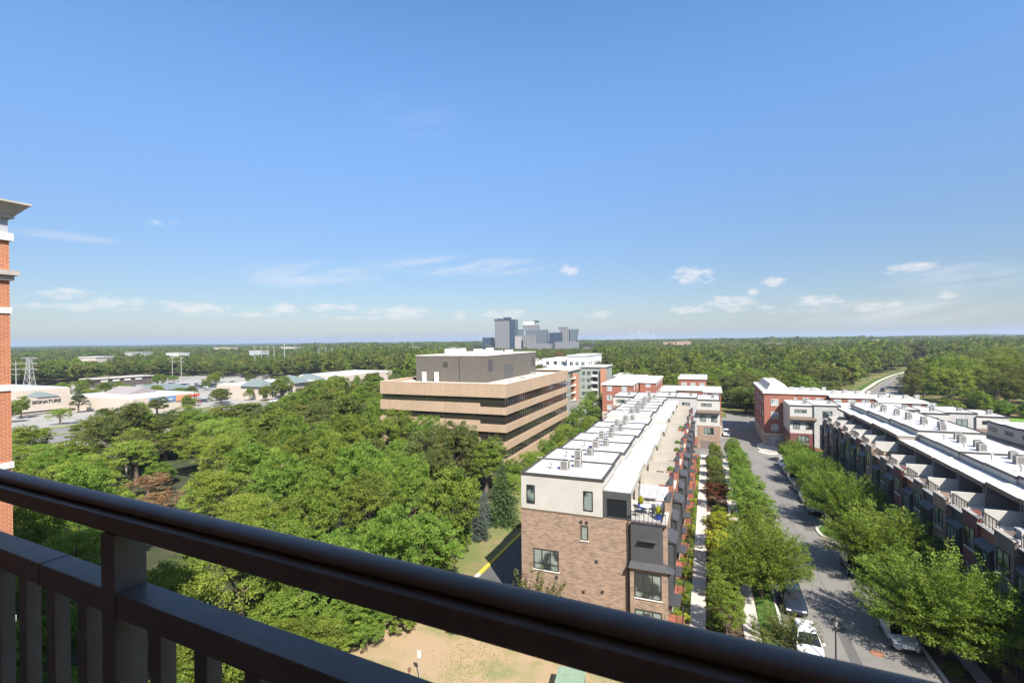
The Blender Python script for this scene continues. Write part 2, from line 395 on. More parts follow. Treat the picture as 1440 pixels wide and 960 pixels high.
# cross street and parking behind it
sheet('cross_street', -60, 17, 120.5, 129.0, .022, M['asphalt'])
sheet('side_street', -6, 13, 129.0, 190, .028, M['asphalt'])
sheet('sidewalk', 17, 60, 129.1, 130.6, .06, M['concrete'])
sheet('parking_lot', -60, -41, 112, 230, .02, M['asphalt'])
sheet('footpath', -38.2, -25, 107, 109, .05, M['concrete'])
island('traffic_island', blob(13.9, 139.5, 2.4, 7), .15, M['kerb'], M['concrete'])
island('traffic_island', blob(13.4, 133.0, 2.2, 2.2), .15, M['kerb'], M['concrete'])
# rear alley of the right-hand rows
sheet('alley', 37, 49.5, 14, 128, .018, M['asphalt'])
# highway on the far left, with its grass median
def shearroad(name, x0, x1, dz, m): sheet(name, x0, x1, -150, 900, dz, m, shear=-.02)
shearroad('highway', -191, -161, .03, M['asphalt'])
med = stained('median_grass', (.17,.19,.06), (.34,.26,.13), .05, .7, .95, 2)
shearroad('median', -177, -174.5, .10, med)
shearroad('verge', -196, -191.2, .06, med)
shearroad('service_road', -157, -147, .03, M['concrete'])
for x in (-187.6, -184.1, -180.6, -171.2, -167.8, -164.4):
    shearroad('lane_line', x, x+.18, .04, M['line'])
sheet('parking_lot', -420, -197, -60, 330, .02, stained('pale_lot', (.30,.28,.25), (.2,.19,.17), .03, .8, .9, 1))
# the wide road climbing away on the right
def roadstrip(name, p0, p1, w, off, dz, m):
    d = Vector((p1[0]-p0[0], p1[1]-p0[1])).normalized(); n = Vector((d.y,-d.x)); mb = MB(); K = 14
    for k in range(K+1):
        t = k/K; c = Vector(p0)*(1-t)+Vector(p1)*t + n*ROADBEND(t)
        for s in (-.5,.5):
            q = c + n*(off+s*w); mb.v.append((q.x,q.y,-4.1+dz+ROADUP(c.y)))
    for k in range(K): mb.f.append((2*k,2*k+1,2*k+3,2*k+2)); mb.m.append(0)
    return structure(mb.build(name, m))
def ROADUP(y): return 0
def ROADBEND(t): return 34*max(0,t-.45)**2*2
RP0, RP1 = (38, 175), (178, 568)
roadstrip('road', RP0, RP1, 14.5, 0, .05, M['asphalt'])
roadstrip('lane_line', RP0, RP1, .22, 0, .07, M['yellow'])
for o_ in (-3.6, 3.6): roadstrip('lane_line', RP0, RP1, .18, o_, .07, M['line'])
for o_ in (-6.9, 6.9): roadstrip('lane_line', RP0, RP1, .2, o_, .07, M['line'])
roadstrip('sidewalk', RP0, RP1, 2.0, -9.8, .06, M['concrete'])
roadstrip('verge', RP0, RP1, 2.4, -12.2, .05, lawn)
roadstrip('verge', RP0, RP1, 4, 9.4, .04, lawn)
mb = MB(); mb.poly([(60,172,-4.05),(150,172,-4.05),(150,226,-4.05),(82,226,-4.05)]); structure(mb.build('lawn', mat('mown_lawn', (.13,.24,.035), .95, spec=.1, noise=(.6,.2))))
# round cover in the road
c = MB(); c.lathe(0, 0, [(.50,.0),(.50,.035),(.44,.04)], 20); mh = c.build('manhole_cover', mat('rusty_iron', (.28,.13,.08), .8, noise=(9,.2)), loc=(12.5,47.6,gz(0,47.6)+.012)); mh.rotation_euler.x = R(-1.53); tag(mh, 'round rust coloured cover set in the asphalt of the street', 'manhole cover')

pm = stained('patched_asphalt', (.105,.10,.095), (.13,.12,.11), .8, .7, .9, 9)
for (x0,x1,y0,y1) in ((8.6,10.1,60,64.5),(12.2,13.6,77,86),(7.6,8.8,92,97),(10.2,11.0,43,52),(11.5,12.6,103,108)): sheet('asphalt_patch', x0,x1,y0,y1, .021, pm)
for (x,y0,y1) in ((10.95,14,120),(7.9,50,90),(13.7,55,112)): sheet('tar_line', x, x+.05, y0, y1, .024, M['asphalt_d'])
for y in (57.5,75,96): sheet('drain_grate', 15.45,15.95,y,y+.8,.03,M['cope'])
# ------------------------------------------------------------------ foliage
PAL = {  # dark, middle, light leaf colours
 'maple': ((0.073,0.12,0.017),(0.146,0.215,0.031),(0.244,0.3,0.05)),
 'oak':    ((0.058,0.088,0.023),(0.113,0.145,0.035),(0.192,0.204,0.058)),
 'locust': ((0.126,0.211,0.028),(0.207,0.294,0.045),(0.306,0.378,0.069)),
 'lime':   ((0.192,0.265,0.022),(0.337,0.381,0.032),(0.500,0.495,0.058)),
 'street': ((0.073,0.136,0.017),(0.139,0.231,0.032),(0.23,0.31,0.052)),
 'yellow': ((.130,.170,.012),(.230,.250,.018),(.340,.320,.030)),
 'red':    ((.075,.028,.012),(.150,.050,.020),(.110,.100,.030)),
 'brown':  ((.16,.10,.045),(.33,.20,.095),(.36,.30,.13)),
 'yellowish': ((0.068,0.083,0.024),(0.131,0.132,0.039),(0.194,0.176,0.055)),
 'rust':   ((.130,.060,.022),(.260,.120,.045),(.340,.190,.080)),
 'spruce': ((0.036,0.074,0.026),(0.068,0.120,0.041),(0.113,0.167,0.058)),
 'blue':   ((.060,.085,.070),(.110,.140,.125),(.170,.200,.180)),
 'forest': ((0.044,0.078,0.018),(0.090,0.133,0.026),(0.169,0.194,0.041)),
 'forest2':((0.068,0.098,0.020),(0.135,0.163,0.032),(0.236,0.230,0.047)),
}
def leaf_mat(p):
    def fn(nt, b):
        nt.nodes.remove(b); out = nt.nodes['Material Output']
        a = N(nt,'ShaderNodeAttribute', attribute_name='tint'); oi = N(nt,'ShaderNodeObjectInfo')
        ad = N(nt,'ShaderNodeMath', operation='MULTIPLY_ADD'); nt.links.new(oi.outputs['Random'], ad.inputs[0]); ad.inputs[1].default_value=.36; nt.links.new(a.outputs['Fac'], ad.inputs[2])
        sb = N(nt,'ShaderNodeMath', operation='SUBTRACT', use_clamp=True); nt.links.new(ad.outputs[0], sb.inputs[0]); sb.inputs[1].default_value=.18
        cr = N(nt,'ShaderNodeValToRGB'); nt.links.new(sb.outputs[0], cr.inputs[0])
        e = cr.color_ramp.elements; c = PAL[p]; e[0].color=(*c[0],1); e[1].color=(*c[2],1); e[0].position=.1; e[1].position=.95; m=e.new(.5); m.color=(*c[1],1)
        hs = N(nt,'ShaderNodeHueSaturation'); nt.links.new(cr.outputs[0], hs.inputs['Color'])
        mr = N(nt,'ShaderNodeMapRange'); mr.inputs[3].default_value=.472; mr.inputs[4].default_value=.512; nt.links.new(oi.outputs['Random'], mr.inputs[0]); nt.links.new(mr.outputs[0], hs.inputs['Hue'])
        d = N(nt,'ShaderNodeBsdfDiffuse'); t = N(nt,'ShaderNodeBsdfTranslucent'); g = N(nt,'ShaderNodeBsdfGlossy'); g.inputs['Roughness'].default_value=.6
        g.inputs['Color'].default_value=(.55,.6,.5,1)
        nt.links.new(hs.outputs[0], d.inputs[0])
        vm = N(nt,'ShaderNodeVectorMath', operation='MULTIPLY'); nt.links.new(hs.outputs[0], vm.inputs[0]); vm.inputs[1].default_value=(1.25,1.15,.55); nt.links.new(vm.outputs[0], t.inputs[0])
        m1 = N(nt,'ShaderNodeMixShader'); m1.inputs[0].default_value=.42; nt.links.new(d.outputs[0], m1.inputs[1]); nt.links.new(t.outputs[0], m1.inputs[2])
        m2 = N(nt,'ShaderNodeMixShader'); m2.inputs[0].default_value=.02; nt.links.new(m1.outputs[0], m2.inputs[1]); nt.links.new(g.outputs[0], m2.inputs[2])
        nt.links.new(m2.outputs[0], out.inputs['Surface'])
    return mat('leaves_'+p, PAL[p][1], fn=fn)
def leaf_mesh(name, C, Nn, S, T, pal, aspect=.55, dirs=None, seed=0):
    """one small folded leaf (two triangles' worth, one quad) per centre"""
    rg = np.random.default_rng(seed+99); n = len(C)
    Nn = Nn/np.maximum(np.linalg.norm(Nn,axis=1,keepdims=True),1e-6)
    r = dirs if dirs is not None else rg.normal(size=(n,3))
    U = r - Nn*np.sum(r*Nn,axis=1,keepdims=True); U /= np.maximum(np.linalg.norm(U,axis=1,keepdims=True),1e-6)
    Vv = np.cross(Nn,U); S = S[:,None]
    co = np.stack([C-U*S, C+Vv*S*aspect-Nn*S*.12, C+U*S, C-Vv*S*aspect-Nn*S*.12],axis=1).reshape(-1,3).astype(np.float32)
    me = bpy.data.meshes.new(name); me.vertices.add(4*n); me.vertices.foreach_set('co', co.ravel())
    me.loops.add(4*n); me.loops.foreach_set('vertex_index', np.arange(4*n,dtype=np.int32))
    me.polygons.add(n); me.polygons.foreach_set('loop_start', np.arange(0,4*n,4,dtype=np.int32)); me.polygons.foreach_set('loop_total', np.full(n,4,dtype=np.int32))
    at = me.attributes.new('tint','FLOAT','FACE'); at.data.foreach_set('value', np.clip(T,0,1).astype(np.float32))
    me.materials.append(leaf_mat(pal)); me.update(calc_edges=True); me.validate(); return me
def sphere_dirs(rg, n):
    d = rg.normal(size=(n,3)); return d/np.linalg.norm(d,axis=1,keepdims=True)
def clumps_leaves(rg, cc, rc, per, size, flat=.7, upb=.5, spread=.25, jit=.65):
    """leaves over the shells of small clumps"""
    n = len(cc); d = sphere_dirs(rg, n*per); idx = np.repeat(np.arange(n), per)
    d[:,2] = np.where(d[:,2] < -.35, -d[:,2]*.6, d[:,2])
    rad = rc[idx]*(1-rg.random(n*per)**2*.55)
    C = cc[idx] + d*rad[:,None]*np.array([1,1,flat])
    Nn = d*.75 + np.array([0,0,upb]) + rg.normal(size=(n*per,3))*jit
    ct = rg.normal(.5,spread,size=n)
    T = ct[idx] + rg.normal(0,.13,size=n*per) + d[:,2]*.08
    S = size*(.7+.6*rg.random(n*per))
    return C, Nn, S, T
def crown_broad(name, pal, seed, ncl=210, per=96, size=.105, R_=4.0, z0=1.2, z1=10.0, rcl=(.45,.95), lob=.40, inner=.2, flat=.85, skirt=.25, spread=.2, taper=0.0):
    rg = np.random.default_rng(seed)
    d = sphere_dirs(rg, ncl); d[:,2] = np.where(d[:,2] < -.55, -d[:,2]*.7, d[:,2])
    lobes = sphere_dirs(rg, 9); amp = rg.random(9)
    k = np.max(np.maximum(0, d@lobes.T-.45)*amp/.55, axis=1)
    f = np.where(rg.random(ncl) < inner, rg.random(ncl)**.5*.75, .82+.18*rg.random(ncl))
    rr = f*(1-lob+lob*1.6*k)
    zc = z0+(z1-z0)*(.5-skirt*.2); hz = (z1-z0)*.5
    cc = d*rr[:,None]*np.array([R_*.92,R_*.92,hz*.95]) + np.array([0,0,zc])
    if taper: 
        t = np.clip((cc[:,2]-z0)/(z1-z0),0,1); cc[:,:2] *= (1-taper*t)[:,None]
    rc = rg.uniform(*rcl,size=ncl)*(1 - .25*(np.linalg.norm(cc[:,:2],axis=1)/R_))
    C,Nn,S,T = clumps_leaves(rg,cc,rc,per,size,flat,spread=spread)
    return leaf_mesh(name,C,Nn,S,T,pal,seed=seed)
def crown_vase(name, pal, seed, shoots=290, size=.10, R_=4.4, H_=9.6, base=1.9, twigs=17, per=11):
    """upswept fans of leafy twigs rising from a short trunk (street elms)"""
    rg = np.random.default_rng(seed); Cs=[];Ns=[];Ds=[];Ts=[]
    for i in range(shoots):
        az = rg.random()*2*math.pi; q = rg.random()**.6; el = R(88-68*q)
        ln = (H_-base)*(.78+.3*rg.random())*(1-.33*q)
        hd = np.array([math.cos(az),math.sin(az),0]); tin = rg.normal(.5,.2)
        for k in range(twigs):
            t = .30+.70*(k+rg.random()*.6)/twigs
            p = np.array([0,0,base]) + hd*math.cos(el)*ln*t*(.9+.25*t) + np.array([0,0,math.sin(el)*ln*t - .5*q*t*t])
            r = math.hypot(p[0],p[1])
            if r > R_*1.06: p[:2] *= R_*1.06/r
            td = hd*math.cos(el)*.9+np.array([0,0,.75*math.sin(el)+.15])+rg.normal(size=3)*.38; td/=np.linalg.norm(td)
            tl = .35+.5*rg.random()
            side = np.cross(td,[0,0,1.0]); side/=max(np.linalg.norm(side),1e-3)
            s = (np.arange(per)+rg.random(per))/per
            off = np.where(np.arange(per)%2==0,1,-1)*.11
            pts = p + td*(s*tl)[:,None] + side*off[:,None] + rg.normal(size=(per,3))*.07 - np.array([0,0,1.])*(s**2*.12)[:,None]
            Cs.append(pts); nn = np.cross(side,td); nn = nn*(1 if nn[2]>0 else -1)
            Ns.append(nn+rg.normal(size=(per,3))*.45); Ds.append(td+side*off[:,None]*5+rg.normal(size=(per,3))*.2)
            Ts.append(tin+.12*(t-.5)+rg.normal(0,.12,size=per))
    C=np.concatenate(Cs);Nn=np.concatenate(Ns);D=np.concatenate(Ds);T=np.concatenate(Ts)
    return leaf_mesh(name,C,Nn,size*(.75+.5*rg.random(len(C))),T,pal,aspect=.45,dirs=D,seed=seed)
def crown_conifer(name, pal, seed, H_=10, R_=2.6, tiers=26, size=.10, per=26):
    rg = np.random.default_rng(seed); Cs=[];Ns=[];Ds=[];Ts=[]
    for i in range(tiers):
        f = (i+.5)/tiers; z = .5+(H_-.5)*f; rr = R_*(1-f)**.85+.12; nb = int(8+10*(1-f))
        for b in range(nb):
            az = 2*math.pi*(b+rg.random())/nb; hd = np.array([math.cos(az),math.sin(az),0]); ln = rr*(.78+.35*rg.random()); tin = rg.normal(.45,.16)
            m = max(6,int(per*ln*1.3)); s = rg.random(m)**.6; w = (1-s)*.35*ln+.08
            side = np.array([-hd[1],hd[0],0]); o = rg.uniform(-1,1,m)*w
            pts = np.array([0,0,z]) + hd*(s*ln)[:,None] + side*o[:,None] + np.array([0,0,1.])*((-.28*s*ln+.10*s*s*ln)+rg.normal(0,.07,m))[:,None]
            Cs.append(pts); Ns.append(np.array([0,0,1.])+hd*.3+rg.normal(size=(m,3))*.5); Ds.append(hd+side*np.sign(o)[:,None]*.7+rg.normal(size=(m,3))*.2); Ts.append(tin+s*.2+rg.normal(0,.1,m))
    C=np.concatenate(Cs)
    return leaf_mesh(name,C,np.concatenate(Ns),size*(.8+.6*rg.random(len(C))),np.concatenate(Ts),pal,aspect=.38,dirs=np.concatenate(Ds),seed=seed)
def trunk_mesh(name, seed, H_=10, r=.2, R_=4, fork=2.2, limbs=9, m='bark', vase=False, bare=False):
    rg = random.Random(seed); q = MB(); top = H_*.72
    pts = [(0,0,-.6),(rg.uniform(-.05,.05),rg.uniform(-.05,.05),fork)]
    if not vase: pts += [(rg.uniform(-.3,.3),rg.uniform(-.3,.3),H_*.5),(rg.uniform(-.4,.4),rg.uniform(-.4,.4),top)]
    q.tube(pts,[r*1.25,r]+([] if vase else [r*.6,r*.15]),8)
    for i in range(limbs):
        a = 2*math.pi*(i+rg.random()*.6)/limbs; z = fork+(0 if vase else (H_*.45-fork+1)*rg.random()*.9); e = rg.uniform(.5,.9)
        p0 = (0,0,z-.05); l = R_*rg.uniform(.6,.9)
        p1 = (math.cos(a)*l*.45, math.sin(a)*l*.45, z+l*.45*e); p2 = (math.cos(a+.2)*l, math.sin(a+.2)*l, z+l*e*1.15)
        q.tube([p0,p1,p2],[r*.45,r*.28,r*.06],6)
        if bare:
            for k in range(5):
                s = rg.uniform(.3,.95); b = [p1[j]*(1-s)+p2[j]*s for j in range(3)]; aa = a+rg.uniform(-1.2,1.2); ll = rg.uniform(.7,1.8)
                e2 = (b[0]+math.cos(aa)*ll, b[1]+math.sin(aa)*ll, b[2]+ll*rg.uniform(.1,.9)); q.tube([b,e2],[r*.13,r*.03],5)
                c = [(b[j]+e2[j])/2 for j in range(3)]; q.tube([c,(c[0]+rg.uniform(-.6,.6),c[1]+rg.uniform(-.6,.6),c[2]+rg.uniform(.1,.7))],[r*.07,r*.02],4)
    o = q.build(name, M[m]); me = o.data; bpy.data.objects.remove(o); return me
def add_leaves(parent, name, blobs, n, size, pal, seed=0):
    rg = np.random.default_rng(seed); cc=[];
    Cs=[];Ns=[]
    for x,y,z,r,h in blobs:
        m = n//len(blobs); d = sphere_dirs(rg,m); f = 1-rg.random(m)**2*.6
        Cs.append(np.array([x,y,z])+d*f[:,None]*np.array([r,r,h])); Ns.append(d+rg.normal(size=(m,3))*.6+np.array([0,0,.4]))
    C=np.concatenate(Cs); me = leaf_mesh(name,C,np.concatenate(Ns),size*(.7+.6*rg.random(len(C))),rg.normal(.5,.22,len(C)),pal,seed=seed)
    o = bpy.data.objects.new(name, me); COL.objects.link(o); o.parent = parent; return o
# kinds of tree: unit height 10 m, crown radius 4 m (conifers 2.6 m)
KIND = {}
def kind(key, variants, trunk, R_=4.0): KIND[key] = (variants, trunk, R_)
tA = trunk_mesh('trunk', 1); tB = trunk_mesh('trunk', 2, r=.26, fork=2.8, limbs=11); tV = trunk_mesh('trunk', 3, r=.17, fork=1.8, limbs=14, vase=True, R_=4.2); tC = trunk_mesh('trunk', 4, r=.14, fork=1, limbs=0)
kind('maple', [crown_broad('crown','maple',s) for s in (11,12,13,14)], tA)
kind('bright', [crown_broad('crown','street',s,ncl=290,per=76,size=.095,rcl=(.35,.8)) for s in (15,16,17)], tA)
kind('oak', [crown_broad('crown','oak',s,ncl=170,per=84,size=.11,rcl=(.45,1.0),lob=.42,inner=.22,spread=.25) for s in (21,22,23)], tB)
kind('locust', [crown_broad('crown','locust',s,ncl=190,per=84,size=.09,rcl=(.45,1.05),lob=.45,flat=.72,inner=.22) for s in (31,32,33)], tB)
kind('brown', [crown_broad('crown','brown',41,ncl=150,per=55,size=.10,rcl=(.3,.8),lob=.45,flat=.5)], tB)
kind('bigmaple', [crown_broad('crown','maple',s,ncl=330,per=90,size=.062,rcl=(.28,.7),lob=.35,z0=.4) for s in (111,112)], tB)
kind('bigoak', [crown_broad('crown','forest2',s,ncl=300,per=90,size=.062,rcl=(.28,.75),lob=.4,z0=.4) for s in (113,114)], tB)
kind('biglocust', [crown_broad('crown','locust',s,ncl=300,per=90,size=.062,rcl=(.28,.75),lob=.4,z0=.4) for s in (115,)], tB)
kind('rust', [crown_broad('crown','rust',43,ncl=90,per=34,size=.15,rcl=(.35,.8),lob=.5,flat=.6)], tB)
kind('zelkova', [crown_vase('crown','street',s) for s in (51,52,53)], tV, 4.4)
kind('spruce', [crown_conifer('crown','spruce',61)], tC, 2.6)
kind('bluespruce', [crown_conifer('crown','blue',62)], tC, 2.6)
kind('pine', [crown_broad('crown','spruce',63,ncl=120,per=70,size=.12,rcl=(.4,.9),lob=.35,z0=1.5,taper=.55,R_=3.6)], tB, 3.6)
kind('yellow', [crown_broad('crown','yellow',71,ncl=150,per=46,size=.15,rcl=(.4,.9),z0=1.0,lob=.3)], tA)
kind('red', [crown_broad('crown','red',72,ncl=130,per=46,size=.15,rcl=(.4,.9),z0=1.2,lob=.3)], tA)
kind('shrub', [crown_broad('crown',p,s,ncl=90,per=36,size=.28,rcl=(.6,1.3),z0=.2,z1=10,lob=.2) for p,s in (('street',81),('maple',82))], tC)
kind('limeshrub', [crown_broad('crown','lime',s,ncl=90,per=36,size=.28,rcl=(.6,1.3),z0=.2,z1=10,lob=.2) for s in (83,)], tC)
kind('myrtle', [crown_vase('crown','oak',84,shoots=70,size=.15,R_=4.2,H_=10,base=.4,twigs=12,per=8)], trunk_mesh('trunk',5,r=.12,fork=.5,limbs=9,vase=True))
kind('far', [crown_broad('crown',p,s,ncl=120,per=60,size=.20,rcl=(.6,1.2),lob=.38,inner=.12,z0=1.0) for p,s in (('forest',91),('forest2',92),('forest',93),('maple',94))], tB)
DEAD = trunk_mesh('trunk', 9, r=.17, fork=3.2, limbs=8, m='deadbark', bare=True)
TCOUNT = [0]
def tree(kd, x, y, h, r, label, cat='tree', name=None, group=None, z=None, v=None, sz=None):
    vs, tm, R0 = KIND[kd]; TCOUNT[0] += 1; i = TCOUNT[0] if v is None else v
    t = thing(name or 'tree', label, cat, (x,y,gz(x,y) if z is None else z), (i*2.399)%6.283, group, (r/R0*(1+.12*math.sin(i*1.7)),r/R0*(1-.12*math.sin(i*1.7)),h/10))
    me = vs[i % len(vs)]
    c = bpy.data.objects.new('crown', me); COL.objects.link(c); c.parent = t
    k = bpy.data.objects.new('trunk', tm); COL.objects.link(k); k.parent = t
    return t
# ------------------------------------------------------------------ townhouses
ORD = ['nearest','second','third','fourth','fifth','sixth','seventh','eighth','ninth','tenth','eleventh','twelfth','thirteenth','fourteenth','fifteenth','sixteenth','seventeenth','eighteenth']
ORDN = ['first']+ORD[1:]
VZ = (0, 3.2, 6.5, 9.8, 13.0)
def house_a(kind, w, left):
    """terrace townhouse; street front at x=0 facing -x, body towards +x; local y 0..w"""
    t = thing('townhouse', '', 'house')
    A = {'red':(M['redb'],M['brownb']), 'brown':(M['brownb'],M['darkside']), 'dark':(M['darkb'],M['darkside']), 'grey':(M['greyb'],M['redb'])}[kind]
    main, second = A
    # lower mass, split in two brick bays of different depth
    h = w*.48
    b = MB(); b.box(0, 13.1, .0, h, -2.2, 9.8, skip='t'); b.build('wall', main, t)
    b = MB(); b.box(.35, 13.1, h+.002, w-.0, -2.2, 9.8, skip='t'); b.build('wall', second, t)
    b = MB(); b.box(.05, 5.45, .02, w-.02, 9.74, 9.84); b.build('terrace_floor', mat('terrace_paving', (.42,.39,.35), .8, noise=(3,.1)), t)
    # fourth storey set back behind the loggia
    b = MB(); b.box(5.45, 13.0, .0, w-.0, 9.85, 12.95, skip='b'); b.build('upper_wall', M['siding_w'], t)
    r = MB(); r.box(5.59, 12.89, .12, w-.12, 12.9, 13.0); ro = r.build('roof', M['roof'], t)
    e = MB(); e.box(5.36, 5.58, -.06, w+.0, 12.92, 13.14); e.box(12.9, 13.06, -.06, w, 12.88, 13.12)
    e.box(5.58, 12.9, -.07, .09, 12.92, 13.13)
    e.build('roof_edge', M['cope'], ro)
    # loggia roof: thin white slab on dark fascia
    q = MB(); q.box(3.05, 5.3, .0, w, 12.18, 12.3); lo = q.build('loggia_roof', M['roof'], t)
    q = MB(); q.box(2.97, 3.05, .0, w, 11.9, 12.31); q.box(3.05, 5.3, .005, w-.005, 12.05, 12.175); q.build('fascia', M['siding_g'] if left else M['brownroof'], lo)
    q = MB(); q.box(3.15, 5.44, -.12, .14, 9.85, 12.04); q.build('side_wall', M['siding_g'] if left else mat('taupe_render', (.24,.21,.185), .85, noise=(2,.08)), t)
    q = MB(); q.box(3.1, 3.4, .16, .46, 9.85, 12.04); q.build('pillar', M['siding_g'] if left else M['cope'], t)
    # sliding doors of the terrace room
    window(t, 'x', 5.44, w*.30, w*.86, 9.9, 11.85, -1, cols=3, pm=M['dark_pane'], name='terrace_door')
    # screen between terraces
    q = MB(); q.box(.45, 3.1, -.07, .07, 9.85, 11.25); q.build('terrace_screen', M['siding_g'] if left else M['siding_w'], t)
    # parapet on one half, railing on the other
    pt = 10.75 if left else 10.35
    q = MB(); q.box(.0, .3, .0, h, 9.801, pt); q.box(.3, 1.3, h-.28, h, 9.85, pt); pa = q.build('parapet', main, t)
    q = MB(); q.box(-.06, .36, -.04, h+.02, pt+.003, pt+.09); q.build('coping', M['cope'] if left else mat('pale_parapet_cap', (.30,.27,.24), .7, noise=(2,.1)), pa)
    q = MB()
    for k in range(6):
        y = h+.15+(w-h-.3)*k/5; q.box(.42, .47, y-.025, y+.025, 9.85, 10.9)
    q.box(.40, .49, h+.05, w-.1, 10.88, 10.94); q.box(.42, .47, h+.05, w-.1, 9.95, 9.99)
    for k in range(1,24):
        y = h+.15+(w-h-.3)*k/24; q.box(.437, .453, y-.008, y+.008, 9.99, 10.88)
    q.build('terrace_railing', M['metal'], t)
    # windows of the lower floors
    for z0 in (.75, 3.95, 7.15):
        window(t, 'x', 0, .55, h-.45, z0, z0+1.95, -1, cols=2, low=.45, sill=M['stone'])
    # projecting metal-roofed bay on the second half
    bd = -.42 if left else -.2; bt = 8.3
    q = MB(); q.box(bd, .34, h+.35, w-.3, 3.6, bt); ba = q.build('bay', M['darkside'] if kind != 'grey' else M['seam'], t)
    for z0 in (4.0, 6.3): window(ba, 'x', bd, h+.55, w-.5, z0, z0+1.7, -1, cols=3, low=.4)
    q = MB()
    e_ = bd-(.3 if left else .12); q.v += [(e_,h+.2,bt-.04),(.36,h+.2,bt-.04),(.36,w-.15,bt-.04),(e_,w-.15,bt-.04),(.34,h+.2,bt+.4),(.34,w-.15,bt+.4)]
    for f in ((0,1,2,3),(0,3,5,4),(0,4,1),(3,2,5),(1,4,5,2)): q.f.append(f); q.m.append(0)
    q.build('bay_roof', M['seam'], ba)
    q = MB(); q.box(-.95, .34, h+.5, w-.5, 2.75, 2.88); q.build('porch_roof', M['seam'], t)
    # door and stoop
    q = MB(); q.box(.30, .348, h+.95, h+1.95, .95, 3.0); d = q.build('door', mat('painted_door', (.05,.045,.04), .4), t)
    q = MB(); q.box(.26, .298, h+1.75, h+1.82, 1.85, 2.05); q.build('handle', M['steel'], d)
    q = MB(); q.box(-1.15, .34, h+.5, w-.5, -1.2, .92)
    st = 5
    for k in range(st): q.box(-1.15, -.0, h+.45-.30*(k+1), h+.499-.30*k, -1.2, .92-.17*(k+1))
    s = q.build('stoop', M['redb'] if left else M['brownb'], t)
    q = MB()
    for x in (-1.1, -.06):
        pts = [(x, h+.45-1.5, .0), (x, h+.45-1.5, .95), (x, h+.5, 1.85), (x, w-.55, 1.85)]
        q.tube(pts, .025, 6)
        for k in range(6): q.box(x-.015,x+.015, h+.45-.28*k-.02, h+.45-.28*k+.02, .7-.15*k, 1.72-.17*k)
    for k in range(8): 
        y = h+.6+(w-h-1.1)*k/7; q.box(-1.12,-1.08,y-.012,y+.012,.92,1.85)
    q.build('stair_railing', M['metal'], s)
    return t

W = 5.95
protoL = {k: house_a(k, W, True) for k in ('red','brown','dark')}
protoR = {k: house_a(k, W, False) for k in ('dark','grey','brown')}
def used(d, k, flags={}):
    if (id(d),k) not in flags: flags[id(d),k] = 1; return d[k]
    return copy_tree(d[k])
houses = []
seqL = ['brown','red','red','dark','red','brown','red','red','dark','red','brown','red','dark']
for i, k in enumerate(seqL):
    y0 = 43.2 + W*i + (0 if i < 7 else 0); z = gz(0, y0) + (.55 if i >= 7 else 0)
    o = used(protoL, k); o.location = (-3.3 + (.0 if i % 2 == 0 else -.22), y0+W, z); o.rotation_euler.z = math.pi
    o['label'] = ('nearest townhouse of the left row, brown brick end wall and pale siding in sun' if i == 0 else
                  f'{ORD[i]} townhouse from the balcony in the left white roofed row')
    o['group'] = 'townhouses of the left row'; houses.append(o)
near = houses[0]
seqR = ['grey','dark','brown','grey','dark','brown','grey','dark','grey','brown','dark','grey','dark','brown','grey']
SR = []
for i, k in enumerate(seqR):
    y0 = 32.0 + W*i; z = gz(30, y0) + .75 + (.75 if y0 > 84 else 0) - (0.25 if y0 < 70 else 0)
    z = max(z, -3.2)
    o = used(protoR, k); o.location = (22.0 + (0 if i % 2 else .18), y0, z)
    o['label'] = f'{ORDN[i]} townhouse of the shaded right row, counted from the balcony, terrace facing the street'
    o['group'] = 'townhouses of the right row'; SR.append((y0, z)); houses.append(o)

# the end wall of the left row, nearest the balcony: its own extra parts (local frame of the house, turned by 180 degrees)
lw = W
q = MB(); q.box(-.02, 13.12, W+.002, W+.16, -2.2, 9.8); ew = q.build('end_wall', M['brownb'], near)
q = MB(); q.box(5.44, 13.1, W+.002, W+.13, 9.803, 12.93); q.build('end_siding', M['siding_w'], near)
q = MB(); q.box(5.3, 13.1, W+.132, W+.2, 12.95, 13.16); q.box(5.3,13.1, W, W+.13, 12.94, 13.16); q.build('roof_edge', M['cope'], near)
q = MB(); q.box(5.4, 13.12, W+.132, W+.19, 9.72, 9.83); q.build('trim', M['brownroof'], near)
# dark framed end of the loggia
q = MB(); q.box(2.97, 5.43, W-.02, W+.12, 11.55, 12.15); q.box(2.97, 3.3, W-.02, W+.12, 9.85, 11.55); q.box(5.1, 5.43, W-.02, W+.12, 9.85, 11.55); q.box(3.3,5.1,W-.02,W+.10,9.85,9.95)
q.build('loggia_end_frame', M['darkside'], near)
window(near, 'y', W+.05, 3.32, 5.08, 9.96, 11.54, 1, cols=1, pm=M['dark_pane'], fw=.05)
Ye = W+.16
window(near, 'y', Ye, 9.5, 12.0-.1, 4.35, 6.25, 1, cols=3, low=.55, sill=M['stone'])       # three-light window
window(near, 'y', Ye, 6.75, 7.4, 7.6, 8.9, 1, cols=1, sill=M['stone'])
window(near, 'y', Ye-.03, 11.75, 12.55, 10.35, 12.05, 1, cols=1)
window(near, 'y', Ye-.03, 6.3, 7.15, 10.25, 12.0, 1, cols=1)
for x, z in ((7.35,9.25),(6.85,9.25),(6.0,5.9),(9.7,3.9),(5.5,3.3),(7.2,3.0)):
    q = MB(); q.box(x-.11, x+.11, Ye, Ye+.12, z-.1, z+.1); q.build('wall_vent', M['cope'], near)
q = MB(); q.box(3.18, 3.3, Ye+.005, Ye+.13, -1, 9.7); q.build('downpipe', M['cope'], near)
